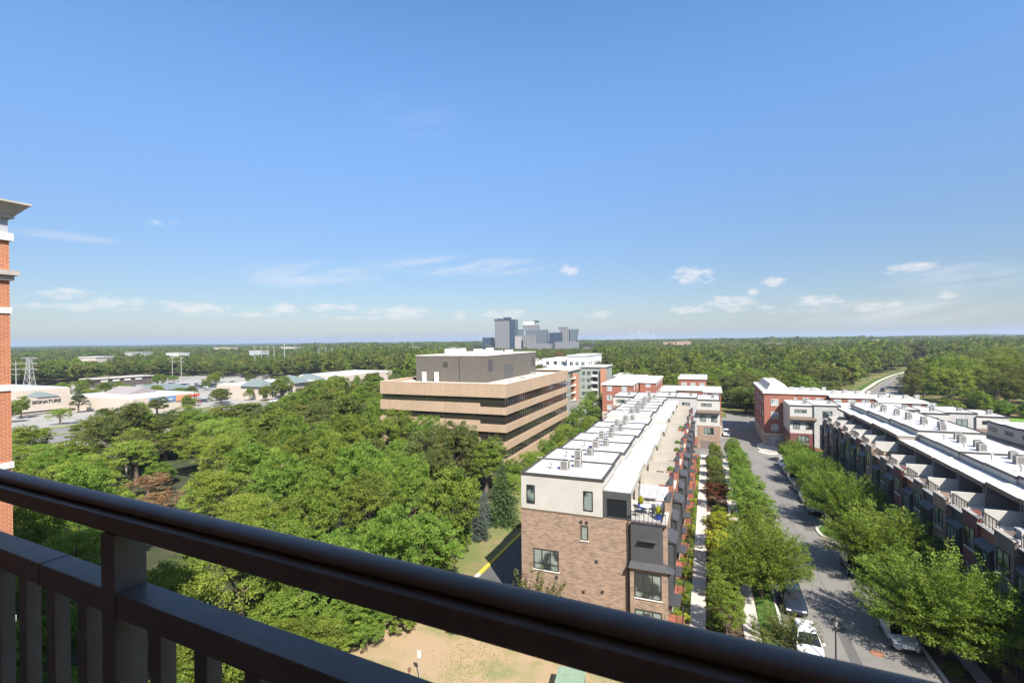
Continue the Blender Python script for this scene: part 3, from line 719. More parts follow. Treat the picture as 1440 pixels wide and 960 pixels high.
# the projecting brick and charcoal corner bay with its skirt of seamed metal
q = MB(); q.box(-.02, 3.05, Ye+.003, Ye+.55, -2.2, 6.25); cb = q.build('corner_bay', M['brownb'], near)
window(cb, 'y', Ye+.55, .45, 2.65, 3.65, 5.75, 1, cols=3, low=.55, sill=M['stone'])
window(cb, 'y', Ye+.55, .45, 2.65, .55, 2.65, 1, cols=3, low=.55, sill=M['stone'])
q = MB(); q.box(.35, 2.95, Ye+.003, Ye+.45, 6.4, 9.72); q.build('charcoal_wall', M['darkside'], near)
q = MB(); q.box(.75, 2.2, Ye+.45, Ye+.95, 8.55, 8.63); q.build('awning', M['seam'], near)
q = MB()
q.v += [(-.6,Ye+.85,6.15),(3.15,Ye+.85,6.15),(3.15,Ye+.01,6.15),(-.6,Ye+.01,6.15),(.3,Ye+.45,6.62),(3.0,Ye+.45,6.62),(3.0,Ye+.01,6.62),(.3,Ye+.01,6.62)]
for f in ((0,3,2,1),(4,5,6,7),(0,1,5,4),(1,2,6,5),(2,3,7,6),(3,0,4,7)): q.f.append(f); q.m.append(0)
q.build('skirt_roof', M['seam'], near)
q = MB()
for k in range(9): q.box(.1+.35*k-.02, .1+.35*k+.02, Ye+.38, Ye+.42, 9.72, 10.8)
for k in range(28): q.box(.1+.1*k-.008,.1+.1*k+.008, Ye+.392, Ye+.408, 9.85, 10.76)
q.box(.05, 2.95, Ye+.36, Ye+.44, 10.77, 10.83); q.box(.05,2.95,Ye+.005,Ye+.45,9.722,9.8)
q.build('terrace_railing', M['metal'], near)

# exposed end walls where the roofs step up, both rows
i7 = houses[7]
q = MB(); q.box(5.45, 13.1, W, W+.1, 11.0, 12.82); q.box(2.97,5.45,W,W+.1,11.4,12.2); q.build('step_wall', M['siding_g'], i7)

# rear and cross rows: flat-fronted houses with a pent roof
def house_b(kind, w):
    """front faces -x; local y 0..w; ground at 0, roof at 12.5"""
    t = thing('townhouse', '', 'house')
    br = {'red':M['redb'],'brown':M['brownb'],'dark':M['darkb']}[kind[0]]
    flat = kind[1]
    top = 12.5 + (.35 if flat else 0)
    q = MB(); q.box(0, 11, 0, w, -2.5, 3.0 if flat else 6.0); q.build('wall', br, t)
    q = MB(); q.box(.05, 11, .0, w, 3.002 if flat else 6.002, top-.08); uw = q.build('upper_wall', M['siding'] if flat else M['siding_w'], t)
    q = MB(); q.box(.2, 10.9, .1, w-.12, top-.1, top); ro = q.build('roof', M['roof'], t)
    q = MB(); q.box(-.02, .2, -.03, w-.03, top-.22, top+.1); q.box(.2, 10.9, -.04, .1, top-.22, top+.13); q.box(10.9, 11.05, 0, w-.03, top-.2, top+.1); q.build('roof_edge', M['cope'], ro)
    if not flat:
        q = MB()
        q.v += [(-.95,-.1,9.25),(.06,-.1,9.25),(.06,w+.1,9.25),(-.95,w+.1,9.25),(-.95,-.1,9.35),(-.95,w+.1,9.35),(.06,-.1,9.95),(.06,w+.1,9.95)]
        for f in ((0,3,2,1),(0,4,5,3),(4,6,7,5),(0,1,6,4),(3,5,7,2),(1,2,7,6)): q.f.append(f); q.m.append(0)
        q.build('pent_roof', M['brownroof'], t)
        window(t,'x',.05, w*.35, w*.82, 10.85, 11.6, -1, cols=3, rows=0)
        window(t,'x',.05, w*.12, w*.38, 7.0, 8.5, -1, cols=2); window(t,'x',.05, w*.62, w*.88, 7.0, 8.5, -1, cols=2)
        window(t,'x',0, w*.28, w*.70, 3.7, 5.5, -1, cols=3, low=.5, sill=M['stone'])
    else:
        window(t,'x',.05, w*.32, w*.68, 9.9, 11.6, -1, cols=2); window(t,'x',.05, w*.40, w*.75, 6.7, 8.3, -1, cols=2)
        window(t,'x',.05, w*.3, w*.66, 3.6, 5.1, -1, cols=3)
    q = MB(); q.box(-.04, .0, w*.15, w*.85, -.4, 2.2); g = q.build('garage_door', mat('garage_door', (.16,.13,.11), .6), t)
    return t
protoB = {k: house_b(k, 5.3) for k in (('brown',False),('red',True),('dark',False),('brown',True))}
def place_b(k, x, y, z, rz, label, group):
    o = used(protoB, k); o.location = (x,y,z); o.rotation_euler.z = rz; o['label'] = label; o['group'] = group; houses.append(o); return o
# cross row left of the street: seen from the front, facing -y  (front normal -x turned to -y : +90 degrees)
kk = [('brown',False),('red',True),('red',True),('dark',False),('dark',False)]
for i in range(5):
    k = [('brown',False),('red',True),('brown',True),('brown',False),('dark',False)][i]
    place_b(k, 2.7-5.3*i, 132.7, -2.55+.05*i, R(90), ['pale house with a brown pent roof at the street end of the left cross row','second house from the street in the left cross row, flat pale front','middle house of the left cross row behind the white roofs','fourth house from the street in the left cross row','house at the far left end of the left cross row'][i], 'houses of the left cross row')
for i in range(8):
    k = [('dark',False),('red',True),('brown',False),('red',True),('brown',True),('dark',False),('red',True),('brown',False)][i]
    place_b(k, 23.2+4.9*i, 131.8-(.4 if i%2 else 0), -3.1-.13*i, R(90), ('corner house of the right cross row, three small windows over a brown pent roof' if i==0 else f'{ORDN[i]} house of the right cross row, counted from the street'), 'houses of the right cross row')
for i in range(9):
    k = [('brown',False),('dark',False)][i%2]
    place_b(k, 50.0, 122.0-5.3*(i+1), -3.6+.12*i, 0, f'{ORDN[i]} dark pent roofed house of the rear right row, counted from the cross row', 'houses of the rear right row')
# ------------------------------------------------------------------ condensers, vents and terrace furniture
def make_condenser():
    t = thing('air_conditioner', '', 'air conditioner')
    q = MB(); q.box(-.42,.42,-.42,.42,.08,.98); q.build('casing', M['acgrey'], t, bevel=.05)
    q = MB()
    for k in range(9):
        z = .18+.085*k
        q.box(-.435,.435,-.30,.30,z,z+.03); q.box(-.30,.30,-.435,.435,z,z+.03)
    q.build('louvres', M['cope'], t)
    q = MB(); q.lathe(0,0,[(.34,.981),(.34,1.02),(.30,1.02),(.30,.99)],18); f = q.build('fan_guard', M['cope'], t)
    q = MB(); q.box(-.5,.5,-.5,.5,0,.08); q.build('base_pad', M['steel'], t)
    return t
ac0 = make_condenser(); first = [True]
def ac(x, y, z, rz, label, group, s=1.0):
    o = ac0 if first[0] else copy_tree(ac0); first[0] = False
    o.location = (x,y,z); o.rotation_euler.z = rz; o.scale = (s,s,s); o['label'] = label; o['group'] = group
def vent(x, y, z, label, group, h=.55):
    t = thing('roof_vent', label, 'vent', (x,y,z), 0, group)
    q = MB(); q.lathe(0,0,[(.07,0),(.07,h)],10); q.build('pipe', M['steel'], t)
    q = MB(); q.lathe(0,0,[(.16,h-.02),(.2,h+.03),(.12,h+.16)],10); q.build('cap', M['steel'], t)
rnd = random.Random(3)
for i in range(13):
    h = houses[i]; y0 = h.location.y - W; z = h.location.z + 13.0; nm = ORD[i]
    xo = -12.75 + rnd.uniform(-.3,.3)
    ac(xo, y0+2.6+rnd.uniform(-.3,.3), z, rnd.uniform(-.1,.1), f'grey condenser on the {nm} roof of the left row', 'condensers on the left row', .92)
    ac(xo+.95, y0+3.9+rnd.uniform(-.2,.2), z, rnd.uniform(-.1,.1), f'second grey condenser behind the first on the {nm} roof of the left row', 'condensers on the left row', .84)
    if i in (0,1,2,4,7): vent(xo-1.3, y0+2.4, z, f'small metal vent pipe beside the condensers on the {nm} left roof', 'vent pipes on the left row')
j = 0
for i in range(13, 28):
    h = houses[i]; z = h.location.z + 13.0
    if h.location.y < 42: continue
    nm = ORDN[i-13]; X = h.location.x
    ac(X+8.6+rnd.uniform(-.3,.3), h.location.y+1.6, z, rnd.uniform(-.1,.1), f'condenser on the {nm} roof of the right row', 'condensers on the right row', .95)
    ac(X+9.3+rnd.uniform(-.3,.3), h.location.y+4.2, z, rnd.uniform(-.1,.1), f'rear condenser of the pair on the {nm} roof of the right row', 'condensers on the right row', .88)
    vent(X+7.2, h.location.y+3.0, z, f'short vent pipe on the {nm} roof of the right row', 'vent pipes on the right row')
for i in range(28, 41):
    h = houses[i]; z = h.location.z + 12.5; l = i-28
    row = 'left cross row' if l < 5 else 'right cross row'; nm = ORDN[l if l<5 else l-5]
    flat = h.children[0].active_material == M['redb'] 
    ac(h.location.x-1.6, h.location.y+4.0, z+(.2 if flat else 0), 0, f'condenser on the {nm} house of the {row}, counted from the street', 'condensers on the cross rows', 1.0)
for i in range(41, 50):
    h = houses[i]; ac(h.location.x+5, h.location.y+2.2, h.location.z+12.5, 0, f'condenser on the {ORDN[i-41]} house of the rear right row', 'condensers on the rear row', 1.0)

# furniture on the nearest terrace: local helper coordinates are world ones
TZ = near.location.z + 9.845
def planter(x, y, label):
    t = thing('potted_shrub', label, 'planter', (x,y,TZ))
    q = MB(); q.lathe(0,0,[(.20,0),(.29,.25),(.30,.42),(.26,.42),(.25,.36)],18); q.build('pot', mat('blue_glaze', (.02,.06,.42), .15, spec=.6), t)
    add_leaves(t, 'foliage', [(0,0,.75,.24,.38)], 900, .075, 'lime', seed=abs(int(x*10)))
    return t
def terrace_chair(x, y, rz, label):
    t = thing('terrace_chair', label, 'chair', (x,y,TZ), rz, 'chairs on the nearest terrace')
    q = MB(); q.box(-.24,.24,-.24,.24,.42,.46); q.build('seat', M['blackplastic'], t, bevel=.01)
    q = MB()
    for k in range(6): q.box(-.2+.08*k-.012,-.2+.08*k+.012,.22,.25,.5,.88)
    q.box(-.24,.24,.215,.255,.86,.92); q.build('backrest', M['blackplastic'], t)
    for sx in (-1,1):
        for sy in (-1,1):
            q = MB(); q.tube([(sx*.22,sy*.22,.42),(sx*.25,sy*.26,0)],.016,6); q.build('leg', M['blackplastic'], t)
    return t
def terrace_table(x, y):
    t = thing('terrace_table', 'round glass topped table on the nearest roof terrace', 'table', (x,y,TZ))
    q = MB(); q.lathe(0,0,[(.52,.70),(.53,.72),(.52,.735)],24); q.build('tabletop', mat('pale_table_glass', (.45,.5,.5), .05), t)
    for k in range(4):
        a = R(45+90*k); q = MB(); q.tube([(.35*math.cos(a),.35*math.sin(a),.70),(.42*math.cos(a),.42*math.sin(a),0)],.018,6); q.build('leg', M['blackplastic'], t)
    return t
# ------------------------------------------------------------------ tan office building
def office():
    X1, Y0 = -39.0, 94.2; X0, Y1 = -70.6, 143.0; G = -4.5
    t = thing('office_building', 'long tan office block with dark ribbon windows and a ribbed grey roof penthouse', 'building')
    g = MB(); g.box(X0+.45, X1-.45, Y0+.45, Y1-.45, G, 15.0); g.build('window_band', M['office_pane'], t)
    bands = [(13.5,16.3),(9.95,11.4),(6.25,7.8),(2.6,4.2),(G,.6)]
    for a, b in bands:
        q = MB(); q.box(X0, X1, Y0, Y1, a, b, skip='t' if b > 16 else ''); o = q.build('precast_band', M['tan'], t)
    q = MB(); q.box(X0+.4, X1-.4, Y0+.4, Y1-.4, 15.0, 15.75, skip='b'); q.build('roof', stained('gravel_roof', (.48,.43,.37), (.33,.29,.25), .2, .8, .95, 5), t)
    q = MB()
    for x0,x1,y0,y1 in ((X0-.04,X1+.04,Y0-.04,Y0+.42),(X0-.04,X1+.04,Y1-.42,Y1+.04),(X0-.04,X0+.42,Y0+.42,Y1-.42),(X1-.42,X1+.04,Y0+.42,Y1-.42)): q.box(x0,x1,y0,y1,16.302,16.40)
    q.build('coping', mat('pale_coping', (.55,.44,.34), .7, noise=(2,.1)), t)
    q = MB(); q.box(X0+.42,X1-.42,Y0+.35,Y0+.42,15.75,16.3); q.box(X1-.42,X1-.35,Y0+.42,Y1-.42,15.75,16.3); q.box(X0+.35,X0+.42,Y0+.42,Y1-.42,15.75,16.3); q.build('parapet_lining', M['tan'], t)
    # taller spandrels left of the corner windows
    q = MB()
    for a, b in ((11.4,12.15),(7.8,8.5),(4.2,4.9)): q.box(X0+.02, X1-6.2, Y0+.02, Y0+.5, a+.002, b)
    q.build('precast_band', M['tan'], t)
    for (a, b) in ((11.4,13.5),(7.8,9.95),(4.2,6.25),(.6,2.6)):
        q = MB(); n = 22
        for k in range(1,n):
            x = X0 + (X1-X0)*k/n; q.box(x-.05, x+.05, Y0+.36, Y0+.44, a+.003, b-.003)
        n = 34
        for k in range(1,n):
            y = Y0 + (Y1-Y0)*k/n; q.box(X1-.44, X1-.36, y-.05, y+.05, a+.003, b-.003)
        q.box(X0+.5, X1-.5, Y0+.37, Y0+.43, a+.65, a+.72); q.box(X1-.43, X1-.37, Y0+.5, Y1-.5, a+.65, a+.72)
        q.build('mullions', M['metal'], t)
    # penthouse
    px1, py0 = -47.4, 103.0; px0, py1 = -66.4, 137.6
    q = MB(); q.box(px0, px1, py0, py1, 15.7, 21.9); ph = q.build('penthouse', M['louver'], t)
    q = MB(); q.box(px0-.1, px1+.1, py0-.1, py1+.1, 21.902, 22.1); q.build('roof', mat('pale_gravel', (.50,.46,.41), .95, noise=(1.2,.2)), ph)
    def pv(u, a0, a1, z0, z1, name, m, ax):
        q = MB()
        if ax == 'y': q.box(a0,a1,py0-.06,py0+.02,z0,z1)
        else: q.box(px1-.02,px1+.06,a0,a1,z0,z1)
        return q.build(name, m, ph)
    pv(0, -58.9, -57.6, 19.2, 20.5, 'vent_opening', M['cope'], 'y')
    pv(0, -54.6, -54.45, 15.9, 21.6, 'downpipe', M['cope'], 'y')
    pv(0, 103.9, 106.3, 18.4, 20.9, 'vent_opening', mat('louvre_purple_grey', (.07,.065,.07), .6), 'x')
    pv(0, 134.2, 136.4, 18.0, 20.6, 'vent_opening', MAT['louvre_purple_grey'], 'x')
    for a in (113.6, 116.9): pv(0, a, a+2.7, 16.0, 19.4, 'door', mat('grey_steel_door', (.085,.085,.09), .5), 'x')
    return t, (px0,px1,py0,py1)
off, PH = office()
k = 0
for (x,y,h) in ((-63.7,102.3,2.3),(-60.3,102.3,2.3)):
    o = MB().box(x-.45,x+.45,y-.35,y+.35,15.76,15.76+h).build('roof_duct', M['stone'], bevel=.04)
    tag(o, ['left one of two pale upright ducts before the dark penthouse wall','right one of two pale upright ducts before the dark penthouse wall'][k], 'duct'); k += 1
for i,(x,y,h,w) in enumerate(((-42.6,105.0,.5,.5),(-42.2,112.5,.8,.9),(-42.5,121.5,1.3,.9),(-43.0,98.5,.35,.5))):
    t = thing('roof_vent', ['small pale vent on the tan roof near the front corner','low pale vent before the penthouse doors','boxy pale vent beyond the penthouse doors','lowest pale vent at the tan roof corner'][i], 'vent', (x,y,15.76))
    q = MB(); q.box(-w/2,w/2,-w/2,w/2,0,h*.7); q.build('casing', M['stone'], t, bevel=.04)
    q = MB(); q.box(-w*.62,w*.62,-w*.62,w*.62,h*.7,h); q.build('cap', M['steel'], t, bevel=.03)
rr = random.Random(5)
for i in range(10):
    x = -65 + i*1.8; y = rr.uniform(108,114) if i%2 else rr.uniform(116,130); hh = rr.uniform(.7,1.5)
    t = thing('cooling_unit', f'{ORDN[i]} white cooling unit from the left on the penthouse roof', 'cooling unit', (x,y,22.11), rr.uniform(-.1,.1), 'cooling units on the penthouse roof')
    q = MB(); q.box(-.8,.8,-.9,.9,0,hh); q.build('casing', M['white'], t, bevel=.04)
    q = MB(); q.lathe(0,0,[(.55,hh),(.6,hh+.25),(.5,hh+.25),(.45,hh+.05)],14); q.build('fan_guard', M['cope'], t)
# ------------------------------------------------------------------ apartment blocks behind the rows
def white_win(t, axis, p, a0, a1, z0, z1, out, cols=2):
    return window(t, axis, p, a0, a1, z0, z1, out, cols=cols, fm=M['white'], pm=M['white_pane'], rows=1, fw=.12)
def red_block(name, label, x0,x1,y0,y1,top,base, south=(), west=(), east=(), nst=4, roofm=None, stepback=True):
    t = thing(name, label, 'building')
    q = MB(); q.box(x0,x1,y0,y1,base-2,top-.5); q.build('wall', M['redb'], t)
    q = MB(); q.box(x0-.35,x1+.35,y0-.35,y1+.35,top-.498,top); c = q.build('cornice', M['stone'], t)
    q = MB(); q.box(x0+.5,x1-.5,y0+.5,y1-.5,top+.002,top+.1); q.build('roof', stained('grey_white_roof', (.42,.40,.37), (.30,.285,.265), .15, .8, .9, 3), t)
    q = MB()
    q.box(x0-.06,x1+.06,y0-.06,y1+.06,base+3.0,base+3.25); q.build('belt_course', M['stone'], t)
    q = MB(); q.box(x0-.05,x1+.05,y0-.05,y1+.05,base-2,base+2.998); q.build('stone_base', mat('mixed_stone', (.38,.31,.24), .9, noise=(1.5,.3)), t)
    for st in range(nst):
        z = base+.75+3.25*st
        if z+1.8 > top: break
        for a in south: white_win(t,'y',y0-(.05 if st==0 else 0),a-.85,a+.85,z,z+1.75,-1,3)
        for a in west: white_win(t,'x',x0-(.05 if st==0 else 0),a-.6,a+.6,z,z+1.75,-1)
        for a in east: white_win(t,'x',x1+(.05 if st==0 else 0),a-.6,a+.6,z,z+1.75,1)
    return t
red_block('brick_condominium','red brick condominium with white windows left of the white roofed row', -34,-23.8,169,214,10.2,-2.8, south=(-31.5,-26.5), east=(174,181,188,195,202,209))
red_block('brick_condominium','lower brick wing behind the red condominium, pale flat roof', -23.4,-17.8,186,216,9.7,-2.8, south=(-20.5,), east=(190,197,204,211))
a = red_block('brick_condominium','brick condominium in the middle with stepped cornices behind the left cross row', -13,3.4,152,166,10.3,-2.8, south=(-11,-8,-4.5,-1,2))
q = MB(); q.box(-8.0,-1.5,151.2,152.0,-2.8,10.0); q.build('brick_bay', M['redb'], a); q = MB(); q.box(-8.3,-1.2,150.9,152.4,10.302,10.7); q.build('bay_cornice', M['stone'], a)
red_block('brick_condominium','farther brick condominium with a pale mansard roof, middle of the view', -9.8,-.6,188,206,11.2,-2.8, south=(-8,-5,-2))
b = red_block('brick_condominium','tall red brick corner condominium with a stone base right of the street', 13.6,20.4,143.5,172,11.4,-2.8, south=(17.0-1.0,19.2), west=(147,153,159,165))
q = MB()
q.v += [(14.5,146,11.5),(19.8,146,11.5),(19.8,171,11.5),(14.5,171,11.5),(15.6,148,13.0),(18.9,148,13.0),(18.9,170,13.0),(15.6,170,13.0)]
for f in ((4,5,6,7),(0,1,5,4),(1,2,6,5),(2,3,7,6),(3,0,4,7)): q.f.append(f); q.m.append(0)
q.build('upper_roof', MAT['grey_white_roof'], b)
for i,(x0,x1,y0,tp) in enumerate(((21,31,160,9.7),(31.4,41.5,158,9.2),(41.9,52,156,8.5))):
    red_block('brick_condominium', f'{ORDN[i]} block from the street in the long low brick row behind the cross row', x0,x1,y0,y0+15,tp,-4.0, south=[x0+1.6+3.2*k for k in range(4)])
    for k in range(4):
        t = thing('roof_unit', f'{ORDN[k]} small roof unit on the {ORDN[i]} block of the long brick row', 'roof unit', (x0+2.2+2.8*k, y0+7+(k%2), tp+.1), 0, 'roof units of the long brick row')
        MB().box(-.5,.5,-.5,.5,0,.9).build('casing', M['acgrey'], t); MB().box(-.3,.3,-.3,.3,.9,1.05).build('fan_guard', M['cope'], t)

# grey green apartment block with brick bays
t = thing('apartment_block', 'grey green apartment block with brick bays and balconies beside the tan office', 'building')
gg = mat('sage_panel', (.26,.28,.24), .8, noise=(1.2,.08)); ob = brick('orange_brick', (.46,.18,.09), (.36,.13,.07), (.4,.28,.2), grain=.1)
MB().box(-75,-58,205,250,-4,11.2).build('wall', gg, t); MB().box(-75.4,-57.2,204.6,250.4,11.2,11.7).build('roof', MAT['grey_white_roof'], t)
MB().box(-57.9,-45.6,234,252,-4,12.0).build('wing', gg, t); MB().box(-58.3,-45.0,233.4,252.4,12.0,12.5).build('wing_roof', MAT['grey_white_roof'], t)
MB().box(-47.6,-45.2,232.6,236,-4,11.4).build('brick_bay', ob, t); MB().box(-59.5,-56.6,221,227,-4,9.4).build('brick_bay', ob, t)
for st in range(4):
    z = -1.6+3.3*st
    for x in (-56.2,-53.5): window(t,'y',234,x-.8,x+.8,z,z+1.7,-1,cols=2)
    window(t,'y',234,-51.6,-49.2,z-.4,z+1.9,-1,cols=3,pm=M['dark_pane'])
    q = MB(); q.box(-51.8,-49.0,232.7,234,z-.75,z-.6); q.box(-51.8,-49.0,232.7,232.75,z-.6,z+.3); q.build('balcony', M['stone'], t)
    for y in (208,212,216,230): window(t,'x',-58,y-.9,y+.9,z,z+1.7,1,cols=2)
    q = MB(); q.box(-58,-56.5,217.2,220.6,z-.75,z-.6); q.box(-56.55,-56.5,217.2,220.6,z-.6,z+.3); q.build('balcony', M['stone'], t)
    window(t,'x',-58,217.6,220.2,z-.4,z+1.9,1,cols=2,pm=M['dark_pane'])

# long white apartment building further back
t = thing('apartment_block', 'long white apartment building with roof terraces behind the tan office', 'building')
wp = mat('white_render', (.68,.67,.64), .8, noise=(.8,.06))
MB().box(-128,-88,272,300,-4,12.4).build('wall', wp, t); MB().box(-127.5,-88.5,272.5,299.5,12.4,12.7).build('roof', MAT['grey_white_roof'], t)
MB().box(-88,-72,268,300,-4,14.6).build('middle_block', wp, t); MB().box(-71.9,-60.6,262,300,-4,16.4).build('end_block', wp, t)
MB().box(-72.3,-60.2,261.6,300.4,16.4,16.8).build('end_roof', M['white'], t)
q = MB()
for k in range(14): q.box(-126+2.8*k-.05,-126+2.8*k+.05,273,273.1,12.7,13.9)
q.box(-127,-88.5,273,273.1,13.85,13.95); q.build('roof_railing', M['metal'], t)
for k in range(6): MB().box(-124+6*k,-121+6*k,284,288,12.7,14.2).build('roof_unit', M['acgrey'], t)
for st in range(5):
    z = -1.4+3.2*st
    for x in (-124,-118.5,-113,-107.5,-102,-96.5,-91.5):
        if z+1.8 < 12.2: window(t,'y',272,x-1,x+1,z,z+1.9,-1,cols=2)
    for x in (-85,-80.5,-76): 
        if z+1.8 < 14.4: window(t,'y',268,x-1,x+1,z,z+1.9,-1,cols=2)
    for x in (-69.5,-66.3,-63): window(t,'y',262,x-.9,x+.9,z,z+1.9,-1,cols=2)
    for y in (266,272,279,286,293): window(t,'x',-60.6,y-.9,y+.9,z,z+1.9,1,cols=2)
t = thing('low_building', 'low glass fronted building with a grey roof beyond the red condominium', 'building')
MB().box(-46,-26,262,285,-4,5.5).build('wall', glass('green_shop_glass', (.05,.075,.07), .15), t); MB().box(-47,-25,261,286,5.5,6.2).build('roof', MAT['grey_white_roof'], t)

# ------------------------------------------------------------------ shopping centre on the far left
cream = stained('cream_render', (.46,.39,.32), (.37,.31,.26), .05, .5, .9, 1)
green_roof = lap('green_metal_roof', (.16,.19,.178), .5, .8, .5, vertical=True)
def text(body, size, loc, rot, m, parent, name='lettering', ext=.06):
    cu = bpy.data.curves.new(name, 'FONT'); cu.body = body; cu.size = size; cu.extrude = ext; cu.align_x = 'LEFT'; cu.offset = size*.02
    cu.materials.append(m); o = bpy.data.objects.new('tmp', cu); COL.objects.link(o)
    dg = bpy.context.evaluated_depsgraph_get(); me = bpy.data.meshes.new_from_object(o.evaluated_get(dg)); bpy.data.objects.remove(o)
    me.name = name; r = bpy.data.objects.new(name, me); COL.objects.link(r); r.location = loc; r.rotation_euler = rot; r.parent = parent; return r
FX = (R(90),0,R(90))      # lettering on a wall facing +x
t = thing('store_building', 'large cream store with dark lettering and a green gable at the far left', 'building')
MB().box(-330,-258,60,127,-4,7.2).build('wall', cream, t); MB().box(-329.5,-258.5,60.5,126.5,7.2,7.5).build('roof', M['roof'], t)
MB().box(-258,-248,92,121.5,-4,4.6).build('entrance_block', cream, t)
q = MB(); q.v += [(-247.6,111.2,4.8),(-247.6,118.6,4.8),(-258,111.2,4.8),(-258,118.6,4.8),(-251,115,6.5),(-258,115,6.5)]
for f in ((0,1,4),(0,4,5,2),(1,3,5,4),(0,2,3,1)): q.f.append(f); q.m.append(0)
q.build('gable_roof', green_roof, t)
text('SIGNATURE', 1.75, (-247.9,109.6,2.4), FX, M['metal'], t)
for k in range(3): MB().box(-249.5,-247.0,96,119,-2.6+1.1*k,-2.2+1.1*k).build('canopy', M['cornice'], t)
t = thing('store_building', 'long cream store with blue, orange and red signs facing the highway', 'building')
MB().box(-258,-214,126,153,-4,3.6).build('wall', cream, t); MB().box(-257.5,-214.5,126.5,152.5,3.6,3.9).build('roof', M['roof'], t)
MB().box(-214,-213.7,132.5,143.0,1.0,3.2).build('blue_sign', mat('blue_sign_paint', (.10,.20,.36), .5), t)
text('rue & main', 1.25, (-213.6,136.2,1.7), FX, M['white'], t)
MB().box(-214,-213.6,143.1,146.2,.9,3.3).build('orange_sign', mat('orange_sign_paint', (.62,.25,.12), .5), t)
text('walgreens', 1.75, (-213.7,147.6-.9,2.1), FX, mat('red_sign', (.62,.02,.03), .5), t)
q = MB(); q.v += [(-232,135,3.9),(-232,148,3.9),(-250,135,3.9),(-250,148,3.9),(-232,141.5,6.7),(-250,141.5,6.7)]
for f in ((0,1,4),(0,4,5,2),(1,3,5,4),(3,2,5)): q.f.append(f); q.m.append(0)
q.build('gable_roof', mat('grey_shingle', (.25,.22,.21), .9), t)
t = thing('store_building', 'cream store row with two green gabled roofs beyond the highway', 'building')
MB().box(-240,-208,182,232,-4,3.9).build('wall', cream, t); MB().box(-239.5,-208.5,182.5,231.5,3.9,4.2).build('roof', M['roof'], t)
MB().box(-236,-204,234,286,-4,5.2).build('far_wall', cream, t); MB().box(-235.5,-204.5,234.5,285.5,5.2,5.5).build('far_roof', M['roof'], t)
for y, s in ((186,5),(208,6),(222,4.5)):
    q = MB(); q.v += [(-206.5,y-s,3.6),(-206.5,y+s,3.6),(-222,y-s,3.6),(-222,y+s,3.6),(-213,y,7.2),(-219,y,7.2)]
    for f in ((0,1,4),(0,4,5,2),(1,3,5,4),(3,2,5)): q.f.append(f); q.m.append(0)
    q.build('gable_roof', green_roof, t)
for k in range(9):
    y = 184+5.4*k; window(t,'x',-208,y-1.6,y+1.6,-2.4,.8,1,cols=2,fm=M['stone'],pm=M['dark_pane'])
t = thing('store_building', 'restaurant with a low green hipped roof behind the shops', 'building')
MB().box(-288,-270,168,188,-4,1.2).build('wall', cream, t)
q = MB(); q.v += [(-268,166,1.2),(-268,190,1.2),(-290,190,1.2),(-290,166,1.2),(-276,172,3.6),(-276,184,3.6),(-283,184,3.6),(-283,172,3.6)]
for f in ((4,5,6,7),(0,1,5,4),(1,2,6,5),(2,3,7,6),(3,0,4,7),(0,3,2,1)): q.f.append(f); q.m.append(0)
q.build('hip_roof', green_roof, t)
t = thing('store_building', 'dark fronted shop row with small pale signs beyond the parking lot', 'building')
MB().box(-385,-372,196,232,-4,2.8).build('wall', mat('dark_brown_render', (.10,.075,.07), .8), t); MB().box(-386,-371,195,233,2.8,3.4).build('roof', M['cornice'], t)
for k in range(4): MB().box(-372,-371.6,200+7*k,204+7*k,1.0,2.2).build('sign_panel', M['stone'], t)

# ------------------------------------------------------------------ office towers on the horizon
def grid_face(name, glassc, wallc, w, h, fw=.35, rough=.25):
    def fn(nt, b):
        v = wallvec(nt); t = N(nt,'ShaderNodeTexBrick', offset=0); t.inputs['Scale'].default_value=1
        t.inputs['Color1'].default_value=(*glassc,1); t.inputs['Color2'].default_value=tuple(c*1.6 for c in glassc)+(1,); t.inputs['Mortar'].default_value=(*wallc,1)
        t.inputs['Mortar Size'].default_value=fw; t.inputs['Brick Width'].default_value=w; t.inputs['Row Height'].default_value=h
        nt.links.new(v, t.inputs['Vector']); nt.links.new(t.outputs['Color'], b.inputs['Base Color'])
    return mat(name, glassc, rough, fn=fn)
gl_b = grid_face('blue_tower_glass', (.016,.028,.045), (.035,.05,.07), 3, 3.9, .25)
gl_g = grid_face('grey_tower_glass', (.03,.045,.06), (.15,.165,.165), 7, 5.2, .9)
gr_w = grid_face('pale_grid_front', (.035,.04,.05), (.23,.215,.20), 5.2, 5.4, .95, .6)
wh_w = grid_face('white_punched_front', (.08,.08,.08), (.36,.33,.30), 6, 6, 1.5, .7)
gr_g = grid_face('garage_grid', (.07,.07,.08), (.20,.195,.195), 3, 3, .5, .7)
def tower(label, boxes, rz=R(10)):
    """boxes: (name, cx, cy, w, d, z0, z1, material)"""
    c0 = boxes[0]; t = thing('office_tower', label, 'tower', (c0[1], c0[2], -4), rz)
    for n, cx, cy, w, d, z0, z1, m in boxes:
        dx, dy = cx-c0[1], cy-c0[2]; MB().box(dx-w/2, dx+w/2, dy-d/2, dy+d/2, z0+4, z1+4).build(n, m, t)
    return t
tower('low dark blue glass office block left of the tall tower', [('shaft',-606,1335,33,30,-4,34,gl_b)])
tower('tallest tower on the skyline, pale gridded front and dark blue side', [('shaft',-549,1312,42,40,-4,82,gr_w),('crown',-549,1312,44,42,82,86.5,gl_b),('side_shaft',-520,1320,17,44,-4,84.6,gl_b),('plant_room',-538,1316,20,20,86.5,91.5,M['metal']),('plant_room',-560,1314,10,12,86.5,88.5,M['metal'])])
tower('white office block with small punched windows right of the tallest tower', [('shaft',-466,1222,19,26,-4,36,wh_w)])
